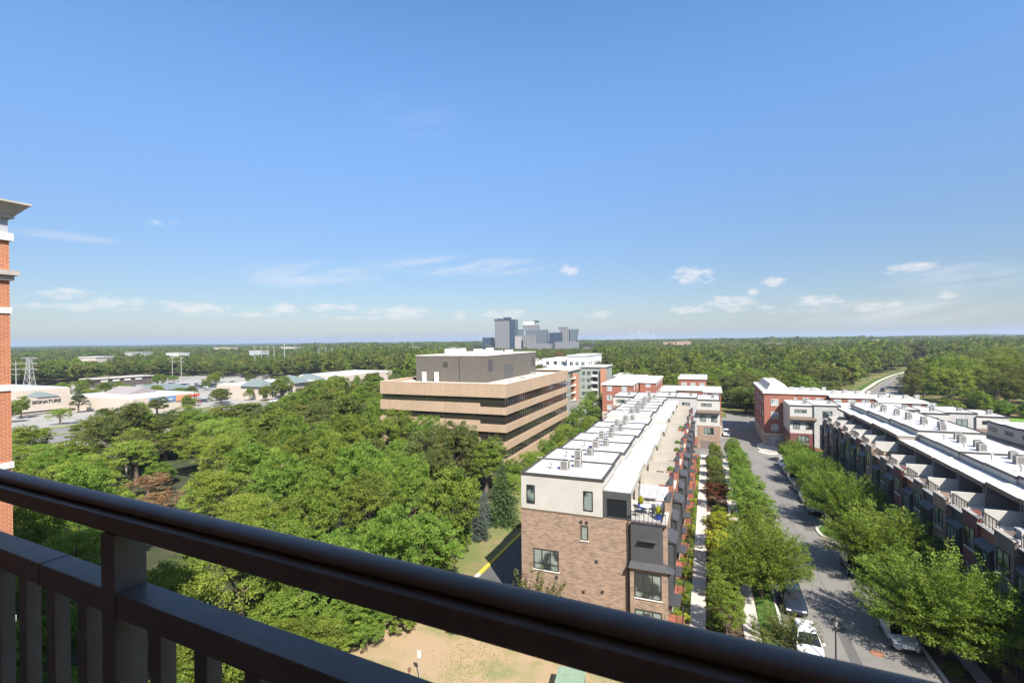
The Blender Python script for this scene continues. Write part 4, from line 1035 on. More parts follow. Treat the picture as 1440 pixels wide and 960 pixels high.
tower('thin blue grey tower behind the white office block', [('shaft',-573,1510,22,25,-4,60,gl_g)])
tower('stepped green grey tower with a white slanting top', [('shaft',-425,1250,58,30,-4,52,gl_g),('upper_shaft',-442,1256,40,28,52,66,gr_w),('white_crown',-446,1252,30,20,66,75,M['white']),('plant_room',-428,1254,14,14,72,77,gl_b)])
tower('tall pale gridded block in front of the stepped tower', [('shaft',-432,1215,34,26,-4,38,gr_w)])
tower('wide low grey parking block before the towers', [('shaft',-368,1110,52,30,-4,16,gr_g)])
t4 = tower('right tower group with a leaning dark glass edge', [('shaft',-392,1318,36,30,-4,45,gl_b),('shaft',-366,1322,30,32,-4,55,gr_w),('crown',-372,1322,26,20,55,60,gl_g)])
q = MB(); q.v += [(40,-18,0),(52,-18,0),(52,14,0),(40,14,0),(40,-18,58),(62,-18,58),(62,14,58),(40,14,58)]
for f in ((0,3,2,1),(4,5,6,7),(0,1,5,4),(1,2,6,5),(2,3,7,6),(3,0,4,7)): q.f.append(f); q.m.append(0)
q.build('leaning_slab', gl_g, t4)
tower('low white block right of the towers, mostly behind trees', [('shaft',-330,1500,70,25,-4,17,gr_g)])
tower('low pink grey block at the foot of the right towers', [('shaft',-330,1205,60,25,-4,20,gr_g)])
rr = random.Random(8)
D0 = Vector((-1817,8964)); D1 = Vector((-787,9375))
for i in range(20):
    f = (i+.5)/20; p = D0*(1-f)+D1*f; h = rr.uniform(50,150)*(1.25-abs(f-.55)); w = rr.uniform(22,40)
    o = MB().box(-w/2,w/2,-w/2,w/2,0,h).box(-w/4,w/4,-w/4,w/4,h,h+rr.uniform(4,14)).build('distant_tower', [M['greyp']], loc=(p.x,p.y,-4))
    tag(o, f'{ORD[i] if i and i<18 else ("last" if i>17 else "first")} hazy tower from the left in the far city skyline' if i != 18 else 'next to last hazy tower from the left in the far city skyline', 'tower', 'hazy towers of the far city')
def farblock(label, x,y,w,d,h,m,z0=-4,rz=R(8),rf=None):
    t = thing('distant_building', label, 'building', (x,y,z0), rz)
    MB().box(-w/2,w/2,-d/2,d/2,0,h-z0).build('wall', m, t); MB().box(-w/2-.5,w/2+.5,-d/2-.5,d/2+.5,h-z0,h-z0+.8).build('roof', rf or M['cornice'], t)
br = mat('pink_brown_masonry', (.36,.22,.16), .9, noise=(.2,.15))
farblock('pink brown building with a pale left wing rising from the trees', -42,950,24,22,19,br); farblock('lower brown wing between the treetops left of the pink building', -66,945,22,16,18,br)
farblock('long flat grey roof in the woods, centre right', 84,787,24,14,16,M['greyp'])
farblock('pale flat roofed building among trees left of the wide road', 108,530,26,30,9.0,cream,rf=M['roof']); farblock('small pale roof in the woods beside the flat roofed building', 80,520,14,16,8.6,cream,rf=M['roof'])
farblock('cream low block in the far woods left of the office penthouse', -512,772,44,20,14,cream); farblock('second cream low block in the far woods beside the penthouse', -438,790,40,20,13,cream)
farblock('white house roofs by the power line, far left woods', -560,420,40,20,4,M['white'])
farblock('small cream block in the left woods beyond the shops', -300,520,30,16,8,cream)
# ------------------------------------------------------------------ cars
def car_mesh(kind):
    L, Wd, Hh = {'sedan':(4.9,1.88,1.44), 'suv':(4.85,1.95,1.78), 'van':(5.1,2.0,1.95), 'hatch':(4.2,1.78,1.5)}[kind]
    return L, Wd, Hh
PAINT = {}
def paint(c):
    if c not in PAINT:
        base = {'white':(.62,.62,.62),'black':(.012,.013,.015),'navy':(.014,.02,.035),'silver':(.33,.34,.35),'grey':(.10,.105,.11),'red':(.28,.02,.02),'blue':(.03,.07,.2)}[c]
        def fn(nt, b): b.inputs['Coat Weight'].default_value = 1; b.inputs['Coat Roughness'].default_value = .04
        PAINT[c] = mat('car_paint_'+c, base, .35, metal=.25 if c in('silver','grey') else 0, fn=fn)
    return PAINT[c]
def make_car(kind, colour):
    L, Wd, Hh = car_mesh(kind); hw = Wd/2; t = thing('parked_car', '', 'car')
    sedan = kind == 'sedan'
    belt = .92 if sedan else (1.02 if kind=='hatch' else 1.1)
    # body: stations along y (front at -y), each (y, half width, sill z, shoulder z, top z)
    st = [(-L/2,hw*.66,.42,.55,.60),(-L/2+.12,hw*.84,.28,.62,.70),(-L/2+.5,hw*.95,.2,.70,.80),(-L/2+1.15,hw,.2,.78,belt-.04),(-.45*L+1.6,hw,.2,.82,belt),(0,hw,.2,.84,belt),(L/2-1.2,hw,.2,.86,belt+.02),(L/2-.5,hw*.97,.2,.86,belt+.04),(L/2-.1,hw*.88,.3,.78,belt),(L/2,hw*.74,.42,.7,belt-.12)]
    v=[];f=[]; n=9
    for y,w,zs,zm,zt in st:
        pr = [(w*.93,zs),(w,zs+.12),(w,zm),(w*.97,zm+(zt-zm)*.55),(w*.86,zt-.01),(w*.5,zt+.02),(0,zt+.03)]
        pr = pr + [(-a,b) for a,b in pr[-2::-1]]
        n = len(pr); v += [(a,y,b) for a,b in pr]
    for i in range(len(st)-1):
        for k in range(n-1): f.append((i*n+k,i*n+k+1,(i+1)*n+k+1,(i+1)*n+k))
        f.append((i*n,(i+1)*n,(i+1)*n+n-1,i*n+n-1))
    f.append(tuple(range(n))); f.append(tuple((len(st)-1)*n+k for k in range(n))[::-1])
    q = MB(); q.v=v; q.f=f; q.m=[0]*len(f); body=q.build('body', paint(colour), t, smooth=True)
    # greenhouse: glass band and painted roof
    if sedan: ys = (-L/2+1.35, -L/2+2.15, L/2-1.75, L/2-.65)
    elif kind=='hatch': ys = (-L/2+1.05, -L/2+1.75, L/2-.95, L/2-.25)
    elif kind=='van': ys = (-L/2+.8, -L/2+1.6, L/2-.6, L/2-.12)
    else: ys = (-L/2+1.2, -L/2+1.95, L/2-.9, L/2-.25)
    b0, r0 = hw*.9, hw*.68; zb = belt-.03; zr = Hh-.06
    q = MB(); q.v += [(-b0,ys[0],zb),(b0,ys[0],zb),(b0,ys[3],zb),(-b0,ys[3],zb),(-r0,ys[1],zr),(r0,ys[1],zr),(r0,ys[2],zr),(-r0,ys[2],zr)]
    for fc in ((0,1,5,4),(1,2,6,5),(2,3,7,6),(3,0,4,7),(4,5,6,7)): q.f.append(fc); q.m.append(0)
    q.build('windows', M['car_glass'], t)
    q = MB(); e=.03; q.v += [(-r0-e,ys[1]-.05,zr-.02),(r0+e,ys[1]-.05,zr-.02),(r0+e,ys[2]+.05,zr-.02),(-r0-e,ys[2]+.05,zr-.02),(-r0*.86,ys[1]+.1,Hh),(r0*.86,ys[1]+.1,Hh),(r0*.86,ys[2]-.1,Hh),(-r0*.86,ys[2]-.1,Hh)]
    for fc in ((0,1,5,4),(1,2,6,5),(2,3,7,6),(3,0,4,7),(4,5,6,7),(0,3,2,1)): q.f.append(fc); q.m.append(0)
    q.build('roof', M['car_glass'] if colour=='white' and sedan else paint(colour), t, smooth=False)
    q = MB()
    for s in (-1,1):
        for (a,b) in ((0,4),):
            p0=(s*b0*1.0,ys[0],zb); p1=(s*r0*1.01,ys[1],zr); q.tube([p0,p1],.035,6)
            q.tube([(s*b0,ys[3],zb),(s*r0*1.01,ys[2],zr)],.045,6)
            ym=(ys[1]+ys[2])/2; q.tube([(s*(b0+.005),ym,zb),(s*(r0+.01),ym,zr)],.03,6)
    q.build('pillars', paint(colour), t)
    for s in (-1,1):
        q = MB(); q.box(s*hw*.98,s*(hw+.17),ys[0]+.30,ys[0]+.46,belt-.02,belt+.13); q.build('wing_mirror', paint(colour), t, bevel=.03)
        q = MB(); q.box(s*hw*.45,s*hw*.84,-L/2-.005,-L/2+.25,.58,.70); q.build('headlight', mat('headlamp_glass', (.5,.52,.55), .1), t, bevel=.02)
        q = MB(); q.box(s*hw*.5,s*hw*.86,L/2-.14,L/2+.004,.72,.84); q.build('tail_light', mat('tail_lamp_red', (.25,.01,.01), .2), t, bevel=.02)
    q = MB(); q.box(-hw*.5,hw*.5,-L/2-.012,-L/2+.1,.36,.5); q.build('grille', M['blackplastic'], t)
    rw = .34 if sedan or kind=='hatch' else .38
    for s in (-1,1):
        for y in (-L/2+.9, L/2-.95):
            q = MB(); x1 = s*(hw+.012); x0 = s*(hw-.22)
            q.tube([(x0,y,rw),(x1,y,rw)], rw, 20); wh = q.build('wheel', mat('tyre_rubber', (.02,.02,.02), .9), t)
            q = MB(); q.tube([(s*(hw-.05),y,rw),(s*(hw+.02),y,rw)], rw*.62, 16); q.build('rim', M['steel'], wh)
    return t
cars = {}
def car(kind, colour, x, y, rz, label, group=None, name='parked_car', zz=None):
    k = (kind,colour)
    if k not in cars: cars[k] = o = make_car(kind, colour)
    else: o = copy_tree(cars[k])
    z = (gz(x,y)+.03) if zz is None else zz
    o.location=(x,y,z); o.rotation_euler=(R(-1.5) if 42<y<147 and zz is None and abs(math.cos(rz))>.7 and math.cos(rz)<0 else (R(1.5)*(-1) if 42<y<147 and zz is None and abs(math.cos(rz))>.7 else 0),0,rz)
    o.name = name; o['label']=label
    if group: o['group']=group
    return o
G1 = 'cars parked along the right kerb'
car('sedan','white',14.75,50.6,0,'white sedan with a dark glass roof at the right kerb under the nearest tree',G1)
car('suv','black',14.9,64.6,0,'black car in the shade under the second tree at the right kerb',G1)
car('suv','navy',14.8,86.4,0,'dark blue car parked just beyond the yellow kerb',G1)
car('sedan','white',14.8,92.2,0,'white car next behind the dark blue one at the right kerb',G1)
car('sedan','black',14.8,98.6,0,'black car parked between a white and a silver one on the right',G1)
car('suv','silver',14.8,104.9,0,'silver car, third from the far end of the right kerb line',G1)
car('sedan','grey',14.8,111.4,0,'grey car, second from the far end of the right kerb line',G1)
car('suv','white',14.8,118.0,0,'white car at the far end of the right kerb line',G1)
G2 = 'cars parked along the left kerb'
car('suv','navy',7.35,53.6,0,'dark blue pickup like car at the left kerb beside the big street tree',G2)
car('suv','white',7.3,46.0,0,'white car at the left kerb, partly hidden by a shrub',G2)
car('suv','black',7.35,60.0,0,'black car almost hidden by trees at the left kerb',G2)
car('sedan','navy',-12,124.6,R(90),'dark car on the cross street behind the left row')
car('suv','white',4.8,155,0,'pale car on the far street between the brick condominiums')
car('hatch','blue',-44.2,133,0,'blue car parked beside the tan office')
car('suv','white',-44.5,139,0,'white car parked beyond the blue one by the tan office')
# traffic on the wide road at right
d = Vector((RP1[0]-RP0[0], RP1[1]-RP0[1])).normalized(); rzr = -math.atan2(d.x,d.y)
for (tt,off,k,c,l) in ((.36,-1.8,'suv','black','black car driving down the wide road on the right'),(.31,2.0,'suv','white','white car driving up the wide road on the right')):
    p = Vector(RP0)*(1-tt)+Vector(RP1)*tt + Vector((d.y,-d.x))*off
    car(k,c,p.x,p.y,rzr,l,name='moving_car',zz=-4.0)
for i,(x,y,k,c,l) in enumerate(((-186,128.5,'sedan','white','white car on the highway right of the red sign'),(-182,150,'suv','silver','silver car on the far lanes of the highway'),(-170,141,'sedan','grey','grey car on the near lanes of the highway'),(-186,175,'suv','white','white car farther along the highway'),(-168,104,'sedan','red','red car on the near lanes of the highway'))):
    car(k,c,x-.02*(y+150),y,0,l,name='moving_car',zz=gz(0,y)+.08)
rr = random.Random(11); i = 0
for row,(x,y0,y1) in enumerate(((-288,136,160),(-300,205,240),(-306,204,236),(-325,205,240),(-342,150,180),(-228,160,180),(-348,206,240))):
    y = y0
    while y < y1:
        if rr.random() < .72:
            c = rr.choice(['white','silver','grey','black','navy','red']); k = rr.choice(['suv','sedan','hatch'])
            car(k,c,x,y,R(90),f'{ {"navy":"dark blue"}.get(c,c)} car parked by the shops, lot row {["one","two","three","four","five","six","seven"][row]}, place {["one","two","three","four","five","six","seven","eight","nine","ten","eleven","twelve","thirteen","fourteen"][int((y-y0)/2.9)%14]}','cars in the shopping centre lot')
        y += 2.9

# ------------------------------------------------------------------ street furniture
def street_lamp(x, y, label):
    z = gz(x,y); t = thing('street_lamp', label, 'street lamp', (x,y,z), 0, 'black street lamps')
    MB().lathe(0,0,[(.16,0),(.15,.35),(.09,.5),(.065,.8),(.05,3.6),(.075,3.65),(.075,3.75)],14).build('post', M['metal'], t, smooth=False)
    hd = MB().lathe(0,0,[(.10,3.75),(.19,4.15),(.19,4.18)],8).build('lantern', mat('lamp_glass', (.3,.3,.27), .2), t)
    MB().lathe(0,0,[(.23,4.18),(.16,4.32),(.05,4.42),(.02,4.55)],8).build('cap', M['metal'], hd)
    q = MB()
    for k in range(4):
        a=R(90*k+45); q.tube([(.10*math.cos(a),.10*math.sin(a),3.75),(.2*math.cos(a),.2*math.sin(a),4.18)],.012,5)
    q.build('cage', M['metal'], hd)
street_lamp(8.75-.0, 43.2, 'black lantern lamp post rising from the near street in front of the asphalt')
street_lamp(17.0, 70.0, 'black lamp post beside the yellow kerb extension')
street_lamp(17.0, 100.0, 'black lamp post between street trees on the right side, farther up')
t = thing('bollard', 'short dark post beside the near street lamp', 'post', (9.9,42.3,0)); MB().lathe(0,0,[(.08,0),(.08,.85),(.05,.95)],12).build('post', M['metal'], t); MB().lathe(0,0,[(.095,.6),(.095,.68)],12).build('band', M['steel'], t)
# thin sign post and utility cabinet on the lawn
t = thing('sign_post', 'thin post with a small white sign on the patchy lawn', 'sign', (-20.4,31.6,gz(0,31)))
MB().lathe(0,0,[(.035,0),(.035,2.1)],8).build('post', M['steel'], t); MB().box(-.17,.17,-.05,-.03,1.7,2.25).build('sign_plate', M['white'], t, bevel=.01)
MB().box(-.17,.17,-.03,-.015,1.7,2.25).build('sign_back', M['steel'], t)
t = thing('sign_post', 'dark headed stake beside the white sign on the lawn', 'stake', (-20.9,31.0,gz(0,31)))
MB().lathe(0,0,[(.03,0),(.03,1.0)],8).build('post', M['metal'], t); MB().lathe(0,0,[(.06,.9),(.13,1.0),(.13,1.12),(.05,1.2)],10).build('head', mat('rust', (.16,.07,.04), .8), t)
t = thing('utility_cabinet', 'green metal utility cabinet on the lawn below the rail', 'utility box', (-9.3,33.9,0), R(6))
ug = mat('utility_green', (.13,.19,.13), .5, noise=(3,.1))
MB().box(-.95,.95,-.85,.85,.12,1.45).build('casing', ug, t, bevel=.04); MB().box(-1.0,1.0,-.9,.9,1.452,1.55).build('lid', mat('utility_green_lid', (.20,.27,.19), .5, noise=(3,.1)), t, bevel=.03)
MB().box(-1.1,1.1,-1.0,1.0,0,.12).build('plinth', M['concrete'], t); MB().box(-.35,.35,-.875,-.85,.9,1.2).build('warning_plate', mat('pale_label', (.55,.6,.5), .6), t)
# power line
def lattice(x, y, h, label):
    t = thing('pylon', label, 'pylon', (x,y,gz(x,y)), R(20)); q = MB(); s0,s1 = 3.0,.8
    lv = [0,.2,.38,.54,.68,.8,.9,1.0]
    def c(k,f): w = s0*(1-f)**1.3+s1*f if f<1 else s1; a=R(45+90*k); return (w*1.2*math.cos(a),w*1.2*math.sin(a),h*f)
    for k in range(4):
        q.tube([c(k,f) for f in lv], .16, 4)
        for a,b in zip(lv[:-1],lv[1:]):
            q.tube([c(k,a),c((k+1)%4,b)],.08,4); q.tube([c((k+1)%4,a),c(k,b)],.08,4); q.tube([c(k,b),c((k+1)%4,b)],.08,4)
    q.build('lattice_frame', M['steel'], t)
    for z in (.72,.86,.99):
        q = MB(); w = 4.6; q.tube([(-w,0,h*z+.3),(0,0,h*z+1.0),(w,0,h*z+.3)],.12,4); q.tube([(-w,0,h*z+.3),(w,0,h*z+.3)],.12,4); q.build('cross_arm', M['steel'], t)
lattice(-330,145.0,21.5,'grey lattice pylon standing behind the far left store')
def pole(x, y, h, label, arms=3, r=.27):
    t = thing('utility_pole', label, 'pole', (x,y,gz(x,y)), R(15), 'steel poles of the power line')
    MB().tube([(0,0,0),(0,0,h)],[r,r*.6],8).build('shaft', M['steel'], t)
    for k in range(arms):
        z = h*(.93-.14*k); MB().tube([(-2.6,0,z),(0,0,z-.2),(2.6,0,z)],.16,5).build('cross_arm', M['steel'], t)
pole(-345,146,20,'steel pole just left of the lattice pylon')
pole(-395,262,22,'left pole of the pair above the green roofed restaurant'); pole(-392,267,22,'right pole of the pair above the green roofed restaurant')
for k in range(4): pole(-420+5.5*k*.45,360+5.5*k,26,f'{ORDN[k]} pole from the left in the tight row of four by the woods',1,.38)
pole(-455,430,30,'tall tapering pole alone above the cream store row',0,.6)
for k in range(3): pole(-470+4*k,500+8*k,22,f'{ORDN[k]} pole from the left in the group of three right of the tapering pole',2,.45)
pole(-480,735,30,'thin mast in the far woods left of the tan office',1,.5)
pole(-300,780,34,'thin mast seen above the tan office roof edge',0,.5)
# highway side lamp poles
for i,(x,y) in enumerate(((-199,141),(-345,190),(-340,208))):
    t = thing('light_pole', ['slim pole before the orange and red signs','slim lamp pole left of the dark fronted shops','slim lamp pole right of the dark fronted shops'][i], 'lamp post', (x,y,gz(x,y)))
    MB().tube([(0,0,0),(0,0,9)],.12,6).build('pole', M['metal'], t); MB().box(-.9,.9,-.12,.12,8.9,9.05).build('lamp_head', M['metal'], t)

# ------------------------------------------------------------------ the viewer's own building: balcony, rail and brick wing
H = 25.5
bld = thing('apartment_building', 'orange brick apartment building with stone bands and a deep cornice at the left edge', 'building')
MB().box(-60,30,-14,-1.4,-1,31.2).build('rear_wall', M['tower'], bld)
MB().box(-4.2,3.4,-1.395,.92,H-1.72,H-1.52).build('balcony_floor', M['concrete'], bld)
MB().box(-4.2,3.4,-1.395,.95,H+1.35,H+1.6).build('balcony_ceiling', M['stone'], bld)
X1, Y1 = -25.05, 10.45
MB().box(-60,X1,-1.398,Y1,-1,29.55).build('wing_wall', M['tower'], bld)
def band(z0,z1,o,m=M['white'],n='stone_band'): MB().box(-60,X1+o,-1.39,Y1+o,z0,z1).build(n, m, bld)
for k in range(10):
    z = 26.75-2.98*k
    if z > 0: band(z,z+.24,.045)
band(28.02,28.22,.10,M['cornice']); band(28.222,28.40,.22,M['cornice'])
band(29.552,29.85,.10,M['white'])
MB().box(-60,X1-.02,-1.39,Y1-.02,29.852,30.42).build('frieze', M['greyp'], bld)
band(30.422,30.52,.12,M['cornice'])
q = MB(); z0,z1=30.522,30.95; a,b=.12,.46
q.v += [(-60,-1.39,z0),(X1+a,-1.39,z0),(X1+a,Y1+a,z0),(-60,Y1+a,z0),(-60,-1.39,z1),(X1+b,-1.39,z1),(X1+b,Y1+b,z1),(-60,Y1+b,z1)]
for f in ((0,3,2,1),(4,5,6,7),(0,1,5,4),(1,2,6,5),(2,3,7,6),(3,0,4,7)): q.f.append(f); q.m.append(0)
q.build('cornice', M['cornice'], bld)
band(30.952,31.03,.50,M['cornice'],'cornice')
# rail
rail = thing('balcony_railing', 'dark bronze metal balcony railing crossing the foreground', 'railing')
ang = R(86.1); dv = Vector((-math.sin(ang), math.cos(ang),0)); nv = Vector((math.cos(ang)*1.0, math.sin(ang),0))
def P3(t, s, h): v = dv*t + nv*s; return (v.x, v.y, H-h)
def extr(name, prof, t0, t1, parent, smooth=False, mats=None):
    q = MB(); n = len(prof)
    q.v += [P3(t0,s,h) for s,h in prof] + [P3(t1,s,h) for s,h in prof]
    for i in range(n): j=(i+1)%n; q.f.append((i,j,n+j,n+i)); q.m.append(0)
    q.f.append(tuple(range(n))[::-1]); q.f.append(tuple(range(n,2*n))); q.m += [0,0]
    return q.build(name, mats or M['bronze'], parent, smooth=False)
cap = [(.794+.029*math.cos(math.pi*k/40), .467-.019*math.sin(math.pi*k/40)**.75) for k in range(41)] + [(.768,.472),(.776,.474)]
tr = extr('top_rail', cap + [(.776,.478),(.812,.478),(.812,.471)], -3.4, 3.7, rail)
lip = [(.776,.4782),(.752,.4786),(.747,.481),(.745,.486),(.745,.522),(.747,.526),(.751,.528),(.815,.528),(.818,.525),(.818,.4786),(.812,.4782)]
extr('lower_channel', lip, -3.4, 3.7, rail)
def box_rail(name, s0,s1,h0,h1,t0,t1, parent=rail, e=.003):
    return extr(name, [(s1-e,h0),(s1,h0+e),(s1,h1-e),(s1-e,h1),(s0+e,h1),(s0,h1-e),(s0,h0+e),(s0+e,h0)], t0,t1,parent)
for a,b in ((-3.4,1.578),(1.654,3.7)): box_rail('mid_rail', .744,.822,.688,.756,a,b)
box_rail('bottom_rail', .744,.822,1.42,1.48,-3.4,3.7)
for tpost in (1.582,3.45,-.35,-2.2): box_rail('post', .742,.8225,.529,1.50,tpost,tpost+.068)
k = 0
for i in range(-22, 13):
    tb = 1.024+.1935*i if i < 3 else 1.785+.1915*(i-3)-.0
    if any(abs(tb+.03-(p+.034)) < .08 for p in (1.582,3.45,-.35,-2.2)): continue
    box_rail('baluster', .765,.804,.757,1.419,tb,tb+.052)

for tj in (2.02, .35): box_rail('rail_joint', .7425,.8235,.6865,.7575,tj,tj+.006)
for tp_ in (1.582,):
    for s_,h_ in ((.765,.72),(.80,.72)):
        p_ = P3(tp_-.001, s_, h_); q = MB(); q.tube([p_, (p_[0]+.006,p_[1],p_[2])], .005, 8); q.build('screw', M['bronze'], rail)
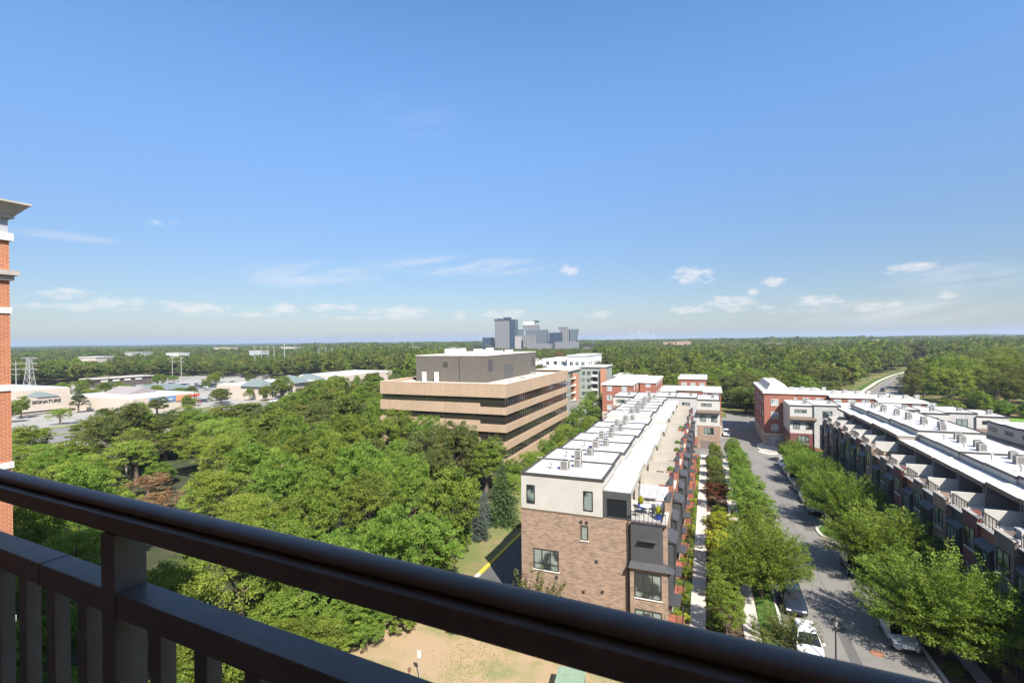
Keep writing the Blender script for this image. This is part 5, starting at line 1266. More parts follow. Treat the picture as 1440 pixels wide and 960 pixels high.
# patches, drain and cracks in the asphalt of the near street
GROVE = [(-28.0,14.7,6.1,2.7,'locust',137,1037),(-29.9,10.7,5.9,3.0,'locust',-52,1125),(-32.1,14.4,6.8,2.6,'locust',58,992),(-29.4,21.6,5.9,2.9,'maple',293,918),(-27.6,28.2,5.1,2.7,'maple',435,865),(-37.0,13.8,6.9,3.0,'maple',-37,967),
(-33.5,19.1,4.9,2.8,'maple',174,953),(-33.4,23.5,5.1,3.6,'maple',274,893),(-37.9,18.1,5.1,3.2,'bright',87,939),(-32.0,29.1,5.8,3.3,'maple',388,829),(-29.1,34.1,9.6,3.4,'bright',489,738),(-38.9,25.1,7.5,2.9,'maple',232,810),
(-43.2,15.4,9.8,3.1,'locust',-58,840),(-37.1,30.1,12.1,4.2,'locust',336,702),(-27.6,38.8,10.9,3.3,'bright',553,696),(-34.3,33.8,9.6,3.5,'bright',420,729),(-43.9,20.9,7.7,3.6,'bright',85,827),(-33.4,38.4,7.6,4.1,'bright',481,736),
(-43.6,28.8,7.2,3.6,'maple',243,776),(-27.8,44.0,8.9,4.7,'bright',593,703),(-49.5,19.5,12.1,3.7,'locust',-11,738),(-33.4,44.3,7.1,3.3,'bright',534,718),(-41.1,36.3,9.3,3.7,'bright',374,709),(-50.0,25.4,12.5,4.0,'locust',115,696),
(-28.3,50.6,12.5,3.9,'maple',631,637),(-39.8,42.0,12.8,3.2,'maple',447,643),(-55.0,24.0,12.7,3.7,'maple',40,690),(-46.0,39.0,10.9,3.6,'locust',356,670),(-38.5,49.1,10.9,3.7,'maple',518,650),(-45.5,44.3,8.2,3.6,'maple',414,687),
(-36.1,54.2,12.1,2.8,'bright',576,628),(-59.8,27.1,8.4,4.7,'maple',58,732),(-63.2,22.9,8.3,4.1,'locust',-53,750),(-43.1,53.4,13.4,4.1,'bright',508,610),(-52.9,43.7,8.8,3.5,'locust',344,672),(-47.7,49.5,8.0,4.0,'bright',440,671),
(-62.9,33.3,9.1,3.9,'bright',135,691),(-36.2,60.9,12.8,3.1,'oak',612,609),(-53.6,49.7,11.6,3.9,'bright',393,628),(-67.4,26.9,8.7,3.5,'locust',-6,715),(-42.4,60.7,7.1,4.4,'bright',560,660),(-60.4,45.1,11.4,4.2,'locust',298,633),
(-50.4,56.1,13.9,3.8,'maple',467,597),(-69.1,34.0,13.1,4.4,'bright',99,632),(-39.2,66.6,10.9,4.1,'oak',615,616),(-73.0,28.1,12.6,3.9,'maple',-24,652),(-47.1,64.0,7.2,3.6,'bright',541,649),(-59.1,52.0,8.7,4.4,'maple',371,648),
(-65.6,48.9,7.6,5.0,'locust',298,660),(-55.9,60.3,7.9,4.1,'bright',455,643),(-78.7,28.4,9.8,4.7,'bright',-56,679),(-76.1,35.0,7.4,4.4,'maple',65,689),(-47.2,69.8,8.5,4.1,'maple',571,627),(-61.9,57.9,9.5,4.1,'bright',397,628),
(-36.0,77.4,9.5,3.8,'maple',682,615),(-41.6,75.3,13.2,5.0,'oak',634,585),(-81.8,33.5,11.6,4.4,'maple',7,640),(-54.5,69.9,7.9,5.5,'locust',521,628),(-67.6,57.7,11.7,5.1,'bright',358,606),(-59.9,65.2,13.2,3.3,'maple',458,587),
(-80.3,41.5,9.7,4.8,'locust',123,643),(-48.0,75.7,12.8,4.3,'oak',591,585),(-66.0,65.2,11.0,4.8,'maple',420,603),(-40.5,83.3,9.5,3.8,'oak',670,606),(-60.8,71.0,11.4,4.3,'maple',486,596),(-54.1,77.0,8.5,3.5,'bright',557,614),
(-73.4,59.3,7.1,4.6,'locust',334,639),(-88.6,35.5,7.8,4.2,'maple',-4,669),(-49.9,81.9,10.0,4.2,'oak',604,599),(-65.9,74.3,7.9,4.5,'bright',472,616),(-60.3,77.9,9.7,4.1,'oak',523,601),(-75.0,66.7,8.9,4.8,'locust',375,614),
(-47.1,87.8,10.7,4.3,'oak',643,590),(-56.7,83.6,8.1,4.5,'maple',569,608),(-95.1,38.3,9.8,4.8,'locust',-1,637),(-81.8,64.3,11.9,4.9,'locust',321,589),(-93.5,45.8,8.9,5.5,'locust',97,632),(-76.0,73.9,13.0,4.0,'bright',413,576),
(-69.3,80.7,12.9,5.2,'bright',485,573),(-62.7,86.4,12.7,4.6,'maple',546,573),(-99.8,46.5,9.3,4.8,'bright',72,624),(-85.7,70.8,7.6,3.9,'locust',343,613),(-105.2,38.6,10.3,4.0,'locust',-48,624),(-72.0,86.8,11.5,4.8,'maple',498,577),
(-77.5,83.8,7.9,5.3,'bright',456,601),(-84.4,78.1,9.1,4.1,'maple',392,595),(-99.3,59.0,10.5,5.3,'locust',191,599),(-103.2,53.8,7.2,4.7,'locust',127,629),(-94.8,68.2,9.3,4.3,'locust',281,599),(-91.8,73.9,8.8,3.8,'bright',332,599),
(-108.3,50.0,8.6,4.0,'locust',67,620),(-112.0,41.3,11.7,4.6,'locust',-46,603),(-83.1,90.0,9.9,6.1,'oak',456,581),(-98.7,75.5,12.2,5.1,'locust',309,573),(-110.3,56.7,6.0,3.8,'locust',120,629),(-106.8,62.8,9.6,5.1,'oak',186,598),
(-91.7,84.8,7.8,4.6,'oak',392,596),(-77.7,97.4,10.0,4.3,'oak',512,577),(-118.3,47.9,9.9,3.9,'locust',2,607),(-112.3,66.2,10.5,4.0,'locust',187,587),(-85.7,97.9,7.9,4.8,'oak',477,587),(-91.4,93.1,8.4,5.2,'oak',432,586),
(-77.4,105.6,11.0,5.4,'locust',542,567),(-117.4,60.7,4.8,2.9,'bright',123,629),(-102.7,82.8,6.9,3.1,'locust',333,599),(-124.8,45.7,7.7,4.3,'locust',-48,623),(-100.2,90.6,5.3,3.3,'oak',382,603),(-123.5,55.6,8.1,4.9,'locust',55,609),
(-93.0,102.2,8.2,5.1,'maple',462,581),(-84.9,108.2,9.6,5.7,'locust',518,572),(-126.0,62.0,4.0,3.1,'locust',99,629),(-79.4,114.7,10.0,5.2,'oak',562,568),(-129.8,51.4,11.0,4.6,'locust',-10,590),(-112.7,83.4,10.0,5.9,'locust',294,577),
(-107.8,90.2,4.2,3.4,'bright',349,606),(-101.4,98.8,8.7,6.1,'oak',414,578),(-99.5,107.2,11.1,5.4,'oak',454,561),(-137.4,49.3,8.1,4.9,'maple',-60,610),(-93.9,113.6,11.1,5.9,'oak',498,560),(-119.0,87.0,9.5,5.4,'bright',288,576),
(-83.3,122.1,8.8,4.8,'oak',567,569),(-128.6,73.2,5.3,2.8,'oak',170,608),(-109.6,100.0,3.4,3.5,'oak',386,603),(-115.7,94.1,4.7,3.0,'locust',336,599),(-136.9,58.2,9.8,5.5,'maple',25,590),(-134.2,64.7,3.4,2.7,'bright',89,626),
(-78.9,130.4,5.8,3.6,'oak',606,580),(-129.3,80.2,3.8,2.6,'maple',212,610),(-143.4,52.8,8.7,5.5,'bright',-46,600),(-103.7,114.9,11.0,5.6,'maple',465,558),(-124.8,93.1,8.2,4.7,'locust',297,578),(-87.3,129.4,7.7,6.1,'maple',571,570),
(-114.7,108.7,3.6,3.5,'oak',402,594),(-77.9,138.7,3.9,4.3,'maple',629,584),(-143.9,67.0,3.1,4.1,'locust',71,621),(-136.5,82.2,5.6,3.3,'oak',197,596),(-96.2,127.2,8.3,7.0,'maple',531,566),(-130.4,101.4,7.6,6.3,'locust',316,575),
(-93.2,135.8,7.2,5.7,'bright',565,568),(-111.6,123.7,9.5,5.5,'maple',465,560),(-142.7,87.0,3.2,3.2,'oak',203,603),(-121.0,117.6,7.2,4.5,'oak',413,571),(-104.6,134.1,9.0,6.9,'oak',520,559),(-91.5,144.6,4.5,3.9,'oak',592,576),
(-139.2,105.0,7.6,4.6,'bright',302,572),(-115.7,134.9,9.2,7.5,'maple',485,557),(-127.3,127.6,7.9,8.0,'oak',425,563),(-108.5,143.5,6.8,5.4,'oak',531,564),(-100.1,152.1,4.1,4.6,'oak',579,572),(-143.2,114.0,3.0,3.4,'locust',327,587),
(-121.7,142.4,9.0,7.4,'locust',486,554),(-112.9,151.3,5.0,6.2,'maple',536,567),(-132.9,135.2,7.7,6.8,'oak',431,560),(-106.7,158.3,3.6,3.7,'oak',571,570),(-142.1,139.4,7.1,5.0,'locust',416,560),(-118.3,159.9,3.8,4.0,'maple',539,567),
(-126.1,153.9,10.2,6.0,'maple',502,545),(-135.9,146.4,10.8,5.6,'oak',454,545),(-132.7,162.2,9.2,7.5,'maple',502,545),(-143.2,154.2,9.7,7.5,'maple',454,545),(-130.2,171.8,3.2,4.2,'maple',530,563),(-141.6,166.9,7.7,6.6,'oak',489,548),
(-143.8,176.5,7.5,6.8,'maple',504,545),]
# ------------------------------------------------------------------ trees
def nth(i): 
    w = ['first','second','third','fourth','fifth','sixth','seventh','eighth','ninth','tenth','eleventh','twelfth','thirteenth','fourteenth','fifteenth','sixteenth','seventeenth','eighteenth','nineteenth']
    tens = {20:'twenty',30:'thirty',40:'forty',50:'fifty',60:'sixty',70:'seventy',80:'eighty',90:'ninety'}
    if i < 19: return w[i]
    n = i+1
    if n % 10 == 0: return {20:'twentieth',30:'thirtieth',40:'fortieth',50:'fiftieth',60:'sixtieth',70:'seventieth',80:'eightieth',90:'ninetieth'}[n]
    return tens[n//10*10]+'-'+w[n%10-1]
# right-hand street elms
for i,(y,h,r) in enumerate(((49.2,9.3,4.9),(64.0,9.0,4.7),(79.8,8.6,4.3),(92.5,7.6,3.3),(103.0,7.8,3.7),(113.0,6.6,2.9),(122.5,6.0,2.6))):
    tree('zelkova', 17.35, y, h, r, ['broad upswept street tree nearest the balcony on the right kerb, over the white sedan','second upswept street tree on the right kerb, touching the nearest one','third upswept tree on the right kerb, at the yellow kerb','fourth tree on the right kerb beyond the yellow kerb','fifth tree on the right kerb, beside parked cars','sixth tree on the right kerb','last small tree on the right kerb before the corner house'][i], group='street trees on the right kerb', name='street_tree')
# left kerb trees
for i,(y,h,r) in enumerate(((54.2,8.6,3.7),(63.5,7.0,3.2),(71.5,6.8,3.0),(80.5,6.6,2.9),(89.3,6.2,2.7),(98.0,6.0,2.6),(105.5,5.8,2.3),(114.0,5.8,2.3),(121.5,5.4,2.1))):
    tree('bright' if i else 'zelkova', 5.25 if i else 4.7, y, h, r, f'large bright street tree nearest the balcony on the left kerb' if i==0 else f'{ORDN[i]} street tree from the balcony on the left kerb', group='street trees on the left kerb', name='street_tree')
for i,(y,h,r,k,l) in enumerate(((45.6,4.9,2.3,'bright','small bright tree between the two walks, nearest the balcony'),(52.5,4.6,2.2,'maple','darker small tree between the two walks behind the nearest one'),(60.5,4.6,2.0,'limeshrub','low yellow green tree between the walks'),(65.4,5.2,2.4,'yellow','bright yellow tree between the two walks'),(74.0,3.2,1.4,'shrub','low shrub behind the yellow tree between the walks'),(83.0,4.4,2.5,'red','red leaved tree between the two walks'),(90.0,4.3,2.0,'oak','grey green tree behind the red one between the walks'),(96.5,4.5,2.1,'oak','second grey green tree behind the red one'),(103.5,4.5,2.1,'maple','third green tree behind the red one'),(111.0,4.3,2.0,'oak','fourth green tree behind the red one between the walks'),(118.5,4.3,2.0,'maple','last green tree between the walks before the cross row'))):
    tree(k, 1.25, y, h, r, l, group='small trees between the walks', name='garden_tree')
tree('myrtle', 6.9-1.2, 45.6, 3.4, 2.1, 'loose shrub with upright stems beside the white car', 'shrub', 'garden_shrub')
tree('myrtle', 3.6+.7, 42.0, 2.6, 1.4, 'loose leafy shrub near the rail by the right hand walk', 'shrub', 'garden_shrub')
tree('myrtle', -2.6, 40.6, 3.6, 1.5, 'leafy stems in front of the near house bay', 'shrub', 'garden_shrub')
tree('myrtle', -14.6, 41.6, 5.4, 2.5, 'loose grey green tree before the near brick end wall', name='garden_tree')
rr = random.Random(21)
for i in range(24):
    y = 46.5+3.05*i
    tree('shrub' if i%4 else 'limeshrub', -2.35, y, rr.uniform(1.0,1.7), rr.uniform(.55,.8), f'{nth(i)} clipped shrub from the balcony along the left walk', 'shrub', 'garden_shrub', 'shrubs along the left walk')
for i in range(16):
    y = 44+4.9*i
    tree('shrub', 1.1+rr.uniform(-.9,.9)+(0), y+2.4, rr.uniform(.7,1.2), rr.uniform(.6,.9), f'{nth(i)} low bush from the balcony in the beds between the walks', 'shrub', 'garden_shrub', 'low bushes between the walks')
for i in range(12):
    y = 44+6.3*i
    tree('shrub', 21.1, y, rr.uniform(.7,1.3), rr.uniform(.6,.9), f'{nth(i)} low bush from the balcony in the shaded yards of the right row', 'shrub', 'garden_shrub', 'low bushes of the right row')
    if i < 9: tree('shrub', 17.3, y+3.2, rr.uniform(.4,.7), rr.uniform(.7,1.0), f'{nth(i)} low bush from the balcony on the right kerb strip', 'shrub', 'garden_shrub', 'low bushes on the right kerb strip')
# the grass bank by the alley
tree('spruce', -27.3, 64.0, 9.0, 2.5, 'dark green spruce standing on the grass bank', name='spruce_tree')
tree('bluespruce', -28.4, 58.0, 6.2, 1.9, 'pale blue spruce on the grass bank left of the dark spruce', name='spruce_tree')
tree('bluespruce', -29.4, 62.6, 5.2, 1.3, 'thin greyish spruce between the blue and the dark spruce', name='spruce_tree')
for i,(x,y,h,r) in enumerate(((-27.2,49.5,6.6,1.6),(-26.6,45.8,6.0,1.7),(-28.0,52.8,5.6,1.5))):
    tree('shrub', x, y, h, r, ['tall bright green upright bush at the end of the grass bank','tallest bright green bush next to the yellow kerb by the rail','bright upright bush behind the other two on the grass bank'][i], 'shrub', 'garden_shrub')
al = [(-29.5,72,6.5,2.6),(-31.5,78.5,6.5,2.6),(-28.6,83,5.6,2.2),(-32,89,6.6,2.7),(-29,94.5,5.8,2.3),(-32,100,6.4,2.6),(-29.5,105.5,6.0,2.4),(-33.5,113,6.5,2.6),(-30,118,6.2,2.4),(-35,124,7,2.9),(-31,131,6,2.5),(-36.5,138,7.5,3.1),(-33,146,6.5,2.7),(-39,154,7.5,3.2),(-36,163,7,3),(-41,176,8,3.4),(-37.5,186,7,3),(-44,196,8,3.3),(-40,206,7.5,3.2),(-37,220,7,3)]
for i,(x,y,h,r) in enumerate(al):
    tree('bright' if i%3 else 'locust', x, y, h, r, f'{nth(i)} nearest tree in the strip between the tan office and the left row', group='trees between the office and the left row', name='garden_tree')
# brown, half dead patch of the grove
tree('brown', -88, 54, 4.4, 5.2, 'low brown leaved tree by the leafless one in the left grove', name='brown_tree')
tree('brown', -77, 49, 3.6, 4.6, 'nearer low brown tree in the left grove, just above the rail', name='brown_tree')
tree('bright', -94, 60, 4.4, 3.6, 'low green tree between the brown ones in the left grove', name='grove_tree')
tree('locust', -84, 47, 3.8, 3.4, 'low feathery tree among the brown ones in the left grove', name='grove_tree')
tree('oak', -125, 72, 15.2, 5.6, 'tall dark tree rising before the highway at the left', name='grove_tree')
tree('oak', -117, 64, 13.2, 4.6, 'dark tree leaning against the tall one before the highway', name='grove_tree')
tree('maple', -132, 80, 13.4, 4.8, 'dense tree behind the tall dark one before the highway', name='grove_tree')
tree('locust', -70, 40, 5.0, 4.0, 'yellow green tree above the rail right of the brick wing', name='grove_tree')
tree('rust', -128, 436, 19, 8.0, 'rust coloured tree rising in front of the white apartment building', name='rust_tree', z=-3)
def deadtree(x,y,s,rz,label,lean=0):
    t = thing('dead_tree', label, 'tree', (x,y,gz(x,y)), rz, None, (s,s,s)); t.rotation_euler.x = lean
    o = bpy.data.objects.new('trunk', DEAD); COL.objects.link(o); o.parent = t
deadtree(-104,60,.95,.6,'bare grey tree with forked limbs in the left grove')
deadtree(-60,52,.95,4.0,'small bare tree poking out of the middle grove')
sheet('pond', -104, -94, 66, 74, .03, mat('dark_pond_water', (.01,.015,.012), .15))
# the big grove
def gl(i, k, u, v, d):
    size = {'locust':'feathery yellow green','maple':'dense mid green','bright':'bright leafy green','oak':'dark olive open'}[k]
    return size
cnt = {}
for x,y,h,r,k,u,v in GROVE:
    where = ('under the balcony rail' if v > 655+.225*u+20 else 'beside the brick wing' if u < 120 else 'before the highway' if v < 640 and u < 420 else 'around the brown patch' if u < 300 else 'in the middle of the grove' if u < 480 else 'left of the tan office corner' if v < 640 else 'in front of the tan office')
    ad = {'locust':'feathery yellow green','maple':'dense mid green','bright':'bright leafy','oak':'dark olive'}[k]
    c = cnt.get((k,where),0); cnt[k,where] = c+1
    tree(k, x, y, h, r, f'{ad} tree {where}, {nth(c)} such nearest', name='grove_tree', group='trees of the left grove')
# trees around the highway and the shops
hw = [(-238,102,8.5,4.2,'maple','dark round tree before the cream store, left one'),(-238,120,9,4.3,'pine','cone shaped tree before the cream store'),(-200,108,6,3.2,'oak','small tree beside the cone shaped one at the highway'),
(-196,124,8.5,5,'oak','broad tree before the white store roofs'),(-193,134,8,4.2,'maple','tree in front of the blue sign'),(-206,158,9.5,4.6,'oak','dark tree on the lot right of the red sign'),(-196,184,13,7,'maple','large round tree before the green gabled shops'),(-201,178,8,4,'maple','smaller tree leaning on the large round one'),(-199,206,9,5,'oak','dark tree before the middle of the cream store row'),(-202,228,10,5,'maple','round tree before the far end of the cream store row'),(-290,168,8,5,'maple','bright round tree by the green roofed restaurant'),(-286,150,8,5,'locust','wide low tree left of the restaurant'),(-312,170,8,6,'maple','wide tree between the first store and the dark shops'),(-205,98,7,4,'locust','yellow green tree left by the highway verge'),(-258,175,6,3,'bright','small round tree right of the grey gable'),(-300,136,8,4.5,'maple','tree row left of the lot by the first store'),(-318,196,5,2.5,'bright','small tree in the lot'),(-265,215,6,3,'locust','small tree in the far lot'),(-330,250,9,5,'maple','tree at the far side of the lot')]
for x,y,h,r,k,l in hw: tree(k,x,y,h,r,l,name='roadside_tree')
o = MB()
hd = np.array([[ -196.5-.02*(y+150)*0, y, -1.9] for y in np.arange(60,150,1.1)])
rg = np.random.default_rng(4)
C,Nn,S,T = clumps_leaves(rg, hd+rg.normal(size=hd.shape)*[.3,.3,.15], np.full(len(hd),1.1), 40, .22)
ho = bpy.data.objects.new('hedge', leaf_mesh('hedge',C,Nn,S,T,'maple')); COL.objects.link(ho); tag(ho,'long low hedge between the highway verge and the stores','hedge')
rq = random.Random(31); c_ = 0
SP = [(-225,96),(-212,165),(-222,172),(-236,166),(-244,172),(-252,160),(-262,168),(-300,150),(-308,158),(-296,142),(-318,150),(-330,160),(-340,172),(-352,184),(-318,182),(-330,212),(-345,224),(-356,236),(-312,232),(-296,222),(-285,206),(-275,232),(-262,240),(-250,246),(-246,196),(-252,214),(-258,228),(-204,190),(-200,214),(-197,238),(-206,250),(-198,262),(-210,176)]
for x,y in SP:
    x += rq.uniform(-2,2); y += rq.uniform(-2,2); h = rq.uniform(6,10)
    tree(rq.choice(['maple','oak','bright','locust']), x, y, h, h*rq.uniform(.42,.55), f'{nth(c_)} small tree standing in the parking lots around the stores, from the left wall out', name='lot_tree', group='small trees in the shopping centre lots'); c_ += 1
# large trees at the right and along the wide road
BR = [(87,239,22,10.5,'locust'),(97,247,25,11,'maple'),(80,256,17,7,'rust2'),(102,234,19,9,'oak'),(91,229,10.5,6,'bright'),(112,236,24,11,'oak'),(110,253,26,12,'maple'),(125,248,25,11,'oak'),(122,230,18,9,'oak'),(98,270,22,10,'bright'),(116,275,24,11,'oak'),(134,268,25,12,'maple'),(96,291,19,8,'oak'),(108,300,21,10,'maple'),(127,300,24,11,'locust'),(148,290,25,12,'oak'),(140,240,23,11,'maple'),(136,222,20,9,'oak'),(152,255,24,12,'maple'),(120,330,21,10,'oak'),(138,335,23,11,'maple'),(160,330,24,12,'oak'),(135,365,21,10,'maple'),(152,375,23,11,'oak'),(170,390,23,12,'maple'),(172,440,22,11,'oak'),(190,470,22,11,'maple'),
(99,214,5,3,'bright')]
for i,(x,y,h,r,k) in enumerate(BR):
    tree({'rust2':'bigoak','oak':'bigoak','maple':'bigmaple','locust':'biglocust'}.get(k,k),x,y,h*1.0,r,f'{nth(i)} large tree of the wood right of the wide road' if i!=len(BR)-1 else 'small bright tree on the mown lawn',name='forest_tree',group='large trees right of the wide road',z=-4.1)
# trees along the far edge of the built area: individuals
def inpoly(x,y,P):
    c=False; j=len(P)-1
    for i in range(len(P)):
        if (P[i][1]>y)!=(P[j][1]>y) and x<(P[j][0]-P[i][0])*(y-P[i][1])/(P[j][1]-P[i][1])+P[i][0]: c=not c
        j=i
    return c
rdx, rdy = RP1[0]-RP0[0], RP1[1]-RP0[1]; rl = math.hypot(rdx,rdy)
def roaddist(x,y):
    t=((x-RP0[0])*rdx+(y-RP0[1])*rdy)/rl/rl; return ((x-RP0[0])*rdy-(y-RP0[1])*rdx)/rl-ROADBEND(t), t
BOX = [(-52,-5,140,222),(-78,-40,150,256),(-131,-56,255,304),(-48,-22,258,290),(-15,7,146,210),(8,92,128,186),(-420,-190,-80,238),(-420,-192,238,292),(-192,-144,-80,900),(-62,40,60,150),(100,400,120,225),(66,128,180,226),(-345,-322,135,155)]
def free(x,y,m=3):
    for a,b,c,d in BOX:
        if a-m<x<b+m and c-m<y<d+m: return False
    s,t = roaddist(x,y)
    if -.1<t<1.0 and -14.5<s<10.5: return False
    if t<.6 and 11<=s<95 and 180<y<300: return False
    for (cx,cy,rr_) in ((108,530,22),(80,520,14),(84,787,16),(-42,950,20),(-66,945,16),(-512,772,26),(-438,790,24),(-560,420,22),(-300,520,18),(-606,1335,35),(-549,1312,40),(-466,1222,30),(-425,1250,42),(-368,1110,40),(-385,1318,45),(-330,1500,40),(-330,1205,35),(-432,1215,30)):
        if (x-cx)**2+(y-cy)**2 < rr_**2: return False
    # sight of the pale roofs and the Tysons-side clearing
    return True
rg = random.Random(77); F = []
r = 135.0
while r < 2600:
    sp = 8.6 + max(0,r-300)*.0085
    n = int(R(104)*r/sp)
    for k in range(n):
        a = R(21.7)+R(52) - R(104)*(k+rg.random())/n; rr_ = r+rg.uniform(-.45,.45)*sp
        x, y = -math.sin(a)*rr_, math.cos(a)*rr_
        if y < 60 and x > -150: continue
        if not free(x,y,sp*.25): continue
        h = rg.uniform(13,19.5) if r > 230 else rg.uniform(9.5,15)
        if x > 40: h *= 1.1
        if r > 500: h *= 1.0+min(.25,(r-500)*.0003)
        if a > R(45): h *= .8
        if -27 < -math.degrees(a) < -12:
            if 950 < rr_ < 1420: continue
            if 350 < rr_ <= 950: h *= .66
        h *= 1+.16*math.sin(x*.021+1)*math.cos(y*.017)+.10*math.sin(x*.007-y*.009)
        if math.sin(x*.0113+2)*math.cos(y*.0091-1) > .86 and r > 480: continue
        F.append((x,y,h,sp*rg.uniform(.58,.78),rr_))
    r += sp*.82
F.sort(key=lambda q:q[4]); print('forest', len(F))
NI = 270
cnt = {}
for i,(x,y,h,r_,d) in enumerate(F[:NI]):
    az = math.degrees(math.atan2(x,y)); k = rg.choice(['oak','maple','oak','bright','far','far','far','far'])
    zone = 'left of the tan office, beyond the shops' if az < -42 else 'behind the tan office' if az < -20 else 'behind the white apartment building' if az < -12 else 'behind the left cross row' if az < 0 else 'beyond the far end of the street' if az < 8 else 'behind the long brick row' if az < 22 else 'at the right edge of the view'
    ad = {'oak':'dark olive','maple':'mid green','bright':'bright green','far':'deep green'}[k]
    c = cnt.get((ad,zone),0); cnt[ad,zone] = c+1
    tree(k,x,y,h,r_,f'{ad} forest tree {zone}, {nth(c)} such nearest',name='forest_tree',group='trees at the near edge of the woods')
for i,(x,y,h,r,k) in enumerate(((-73.5,97,13.2,4.2,'bright'),(-80,106,13,4.6,'maple'),(-60,88.6,12.6,4.0,'maple'),(-54,87,12.6,4.2,'bright'),(-47.5,84.5,12.4,4.2,'oak'),(-42.5,82.5,12.4,4.2,'oak'),(-36.8,79.5,11.4,3.8,'oak'),(-79,117,13,4.6,'bright'),(-86,112,12.4,4.4,'oak'))):
    tree(k, x, y, h, r, f'tall {dict(bright="bright green",maple="mid green",oak="dark olive")[k]} tree against the tan office base, {nth(i)} counted from its left end', name='grove_tree', group='tall trees before the tan office')
# the rest: a far-off wood, one object
FP = []
for j,(p,s) in enumerate((('forest',101),('forest2',102),('forest',103),('maple',104),('oak',105),('yellowish',106))):
    me = crown_broad('wood_crown',p,s,ncl=70,per=26,size=.34,rcl=(.7,1.5),lob=.4,inner=.05,z0=1.5)
    FP.append(bpy.data.objects.new('wood_crown', me))
pts = F[NI:]
me = bpy.data.meshes.new('woods'); me.vertices.add(len(pts))
co = np.array([[x,y,gz(x,y)] for x,y,h,r_,d in pts],dtype=np.float32); me.vertices.foreach_set('co', co.ravel())
sc = np.array([[r_/4,r_/4,h/10] for x,y,h,r_,d in pts],dtype=np.float32)
a1 = me.attributes.new('scl','FLOAT_VECTOR','POINT'); a1.data.foreach_set('vector', sc.ravel())
nr = np.random.default_rng(9)
a2 = me.attributes.new('rot','FLOAT_VECTOR','POINT'); a2.data.foreach_set('vector', np.stack([np.zeros(len(pts)),np.zeros(len(pts)),nr.random(len(pts))*6.28],axis=1).astype(np.float32).ravel())
kk_ = nr.choice(6,size=len(pts),p=[.26,.25,.2,.16,.12,.01]).astype(np.int32)
a3 = me.attributes.new('knd','INT','POINT'); a3.data.foreach_set('value', kk_)
wo = bpy.data.objects.new('woods', me); COL.objects.link(wo); wo['kind'] = 'stuff'; wo['label'] = 'dense deciduous woods stretching to the horizon'
ng = bpy.data.node_groups.new('plant_woods','GeometryNodeTree'); ng.interface.new_socket('Geometry',in_out='INPUT',socket_type='NodeSocketGeometry'); ng.interface.new_socket('Geometry',in_out='OUTPUT',socket_type='NodeSocketGeometry')
gi = ng.nodes.new('NodeGroupInput'); go = ng.nodes.new('NodeGroupOutput'); jn = ng.nodes.new('GeometryNodeJoinGeometry')
def nat(nm, ty): a = ng.nodes.new('GeometryNodeInputNamedAttribute'); a.data_type=ty; a.inputs[0].default_value=nm; return a
As, Ar, Ak = nat('scl','FLOAT_VECTOR'), nat('rot','FLOAT_VECTOR'), nat('knd','INT')
mp = ng.nodes.new('GeometryNodeMeshToPoints'); ng.links.new(gi.outputs[0], mp.inputs['Mesh'])
er = ng.nodes.new('FunctionNodeEulerToRotation'); ng.links.new(Ar.outputs['Attribute'], er.inputs[0])
for j,fo in enumerate(FP):
    ip = ng.nodes.new('GeometryNodeInstanceOnPoints'); ob = ng.nodes.new('GeometryNodeObjectInfo'); ob.inputs['Object'].default_value = fo; ob.inputs['As Instance'].default_value = True
    cmp_ = ng.nodes.new('FunctionNodeCompare'); cmp_.data_type='INT'; cmp_.operation='EQUAL'
    ng.links.new(Ak.outputs['Attribute'], [s for s in cmp_.inputs if s.enabled and s.type=='INT'][0]); [s for s in cmp_.inputs if s.enabled and s.type=='INT'][1].default_value = j
    ng.links.new(mp.outputs[0], ip.inputs['Points']); ng.links.new(ob.outputs['Geometry'], ip.inputs['Instance']); ng.links.new(cmp_.outputs[0], ip.inputs['Selection'])
    ng.links.new(er.outputs[0], ip.inputs['Rotation']); ng.links.new(As.outputs['Attribute'], ip.inputs['Scale']); ng.links.new(ip.outputs[0], jn.inputs[0])
ng.links.new(jn.outputs[0], go.inputs[0])
md = wo.modifiers.new('plant','NODES'); md.node_group = ng

rq = random.Random(15); hb = 0
HW = ['first','second','third','fourth','fifth','sixth','seventh','eighth','ninth','tenth','eleventh','twelfth','thirteenth','fourteenth','fifteenth','sixteenth','seventeenth','eighteenth']
for (az_, d_, w_) in sorted(((-62,620,30),(-59,900,44),(-56,760,26),(-52,1150,60),(-49,820,30),(-46,1300,70),(-43,1000,36),(-39,1500,80),(-36,900,30),(-31,1250,50),(-8,1500,60),(-3,1150,40),(2,1650,70),(6,1250,36),(11,1700,80),(15,1300,40),(19,1000,30),(23,1500,60))):
    x_, y_ = math.sin(R(az_))*d_, math.cos(R(az_))*d_; w_ *= .7; tp = 14.5+rq.uniform(0,2.5) if d_ > 1100 else 13.5
    farblock(f'{HW[hb]} pale flat roof from the left showing above the far woods', x_, y_, w_, 16, tp, [cream, M['greyp'], wp][hb%3], rf=[M['roof'], M['cornice']][hb%2]); hb += 1
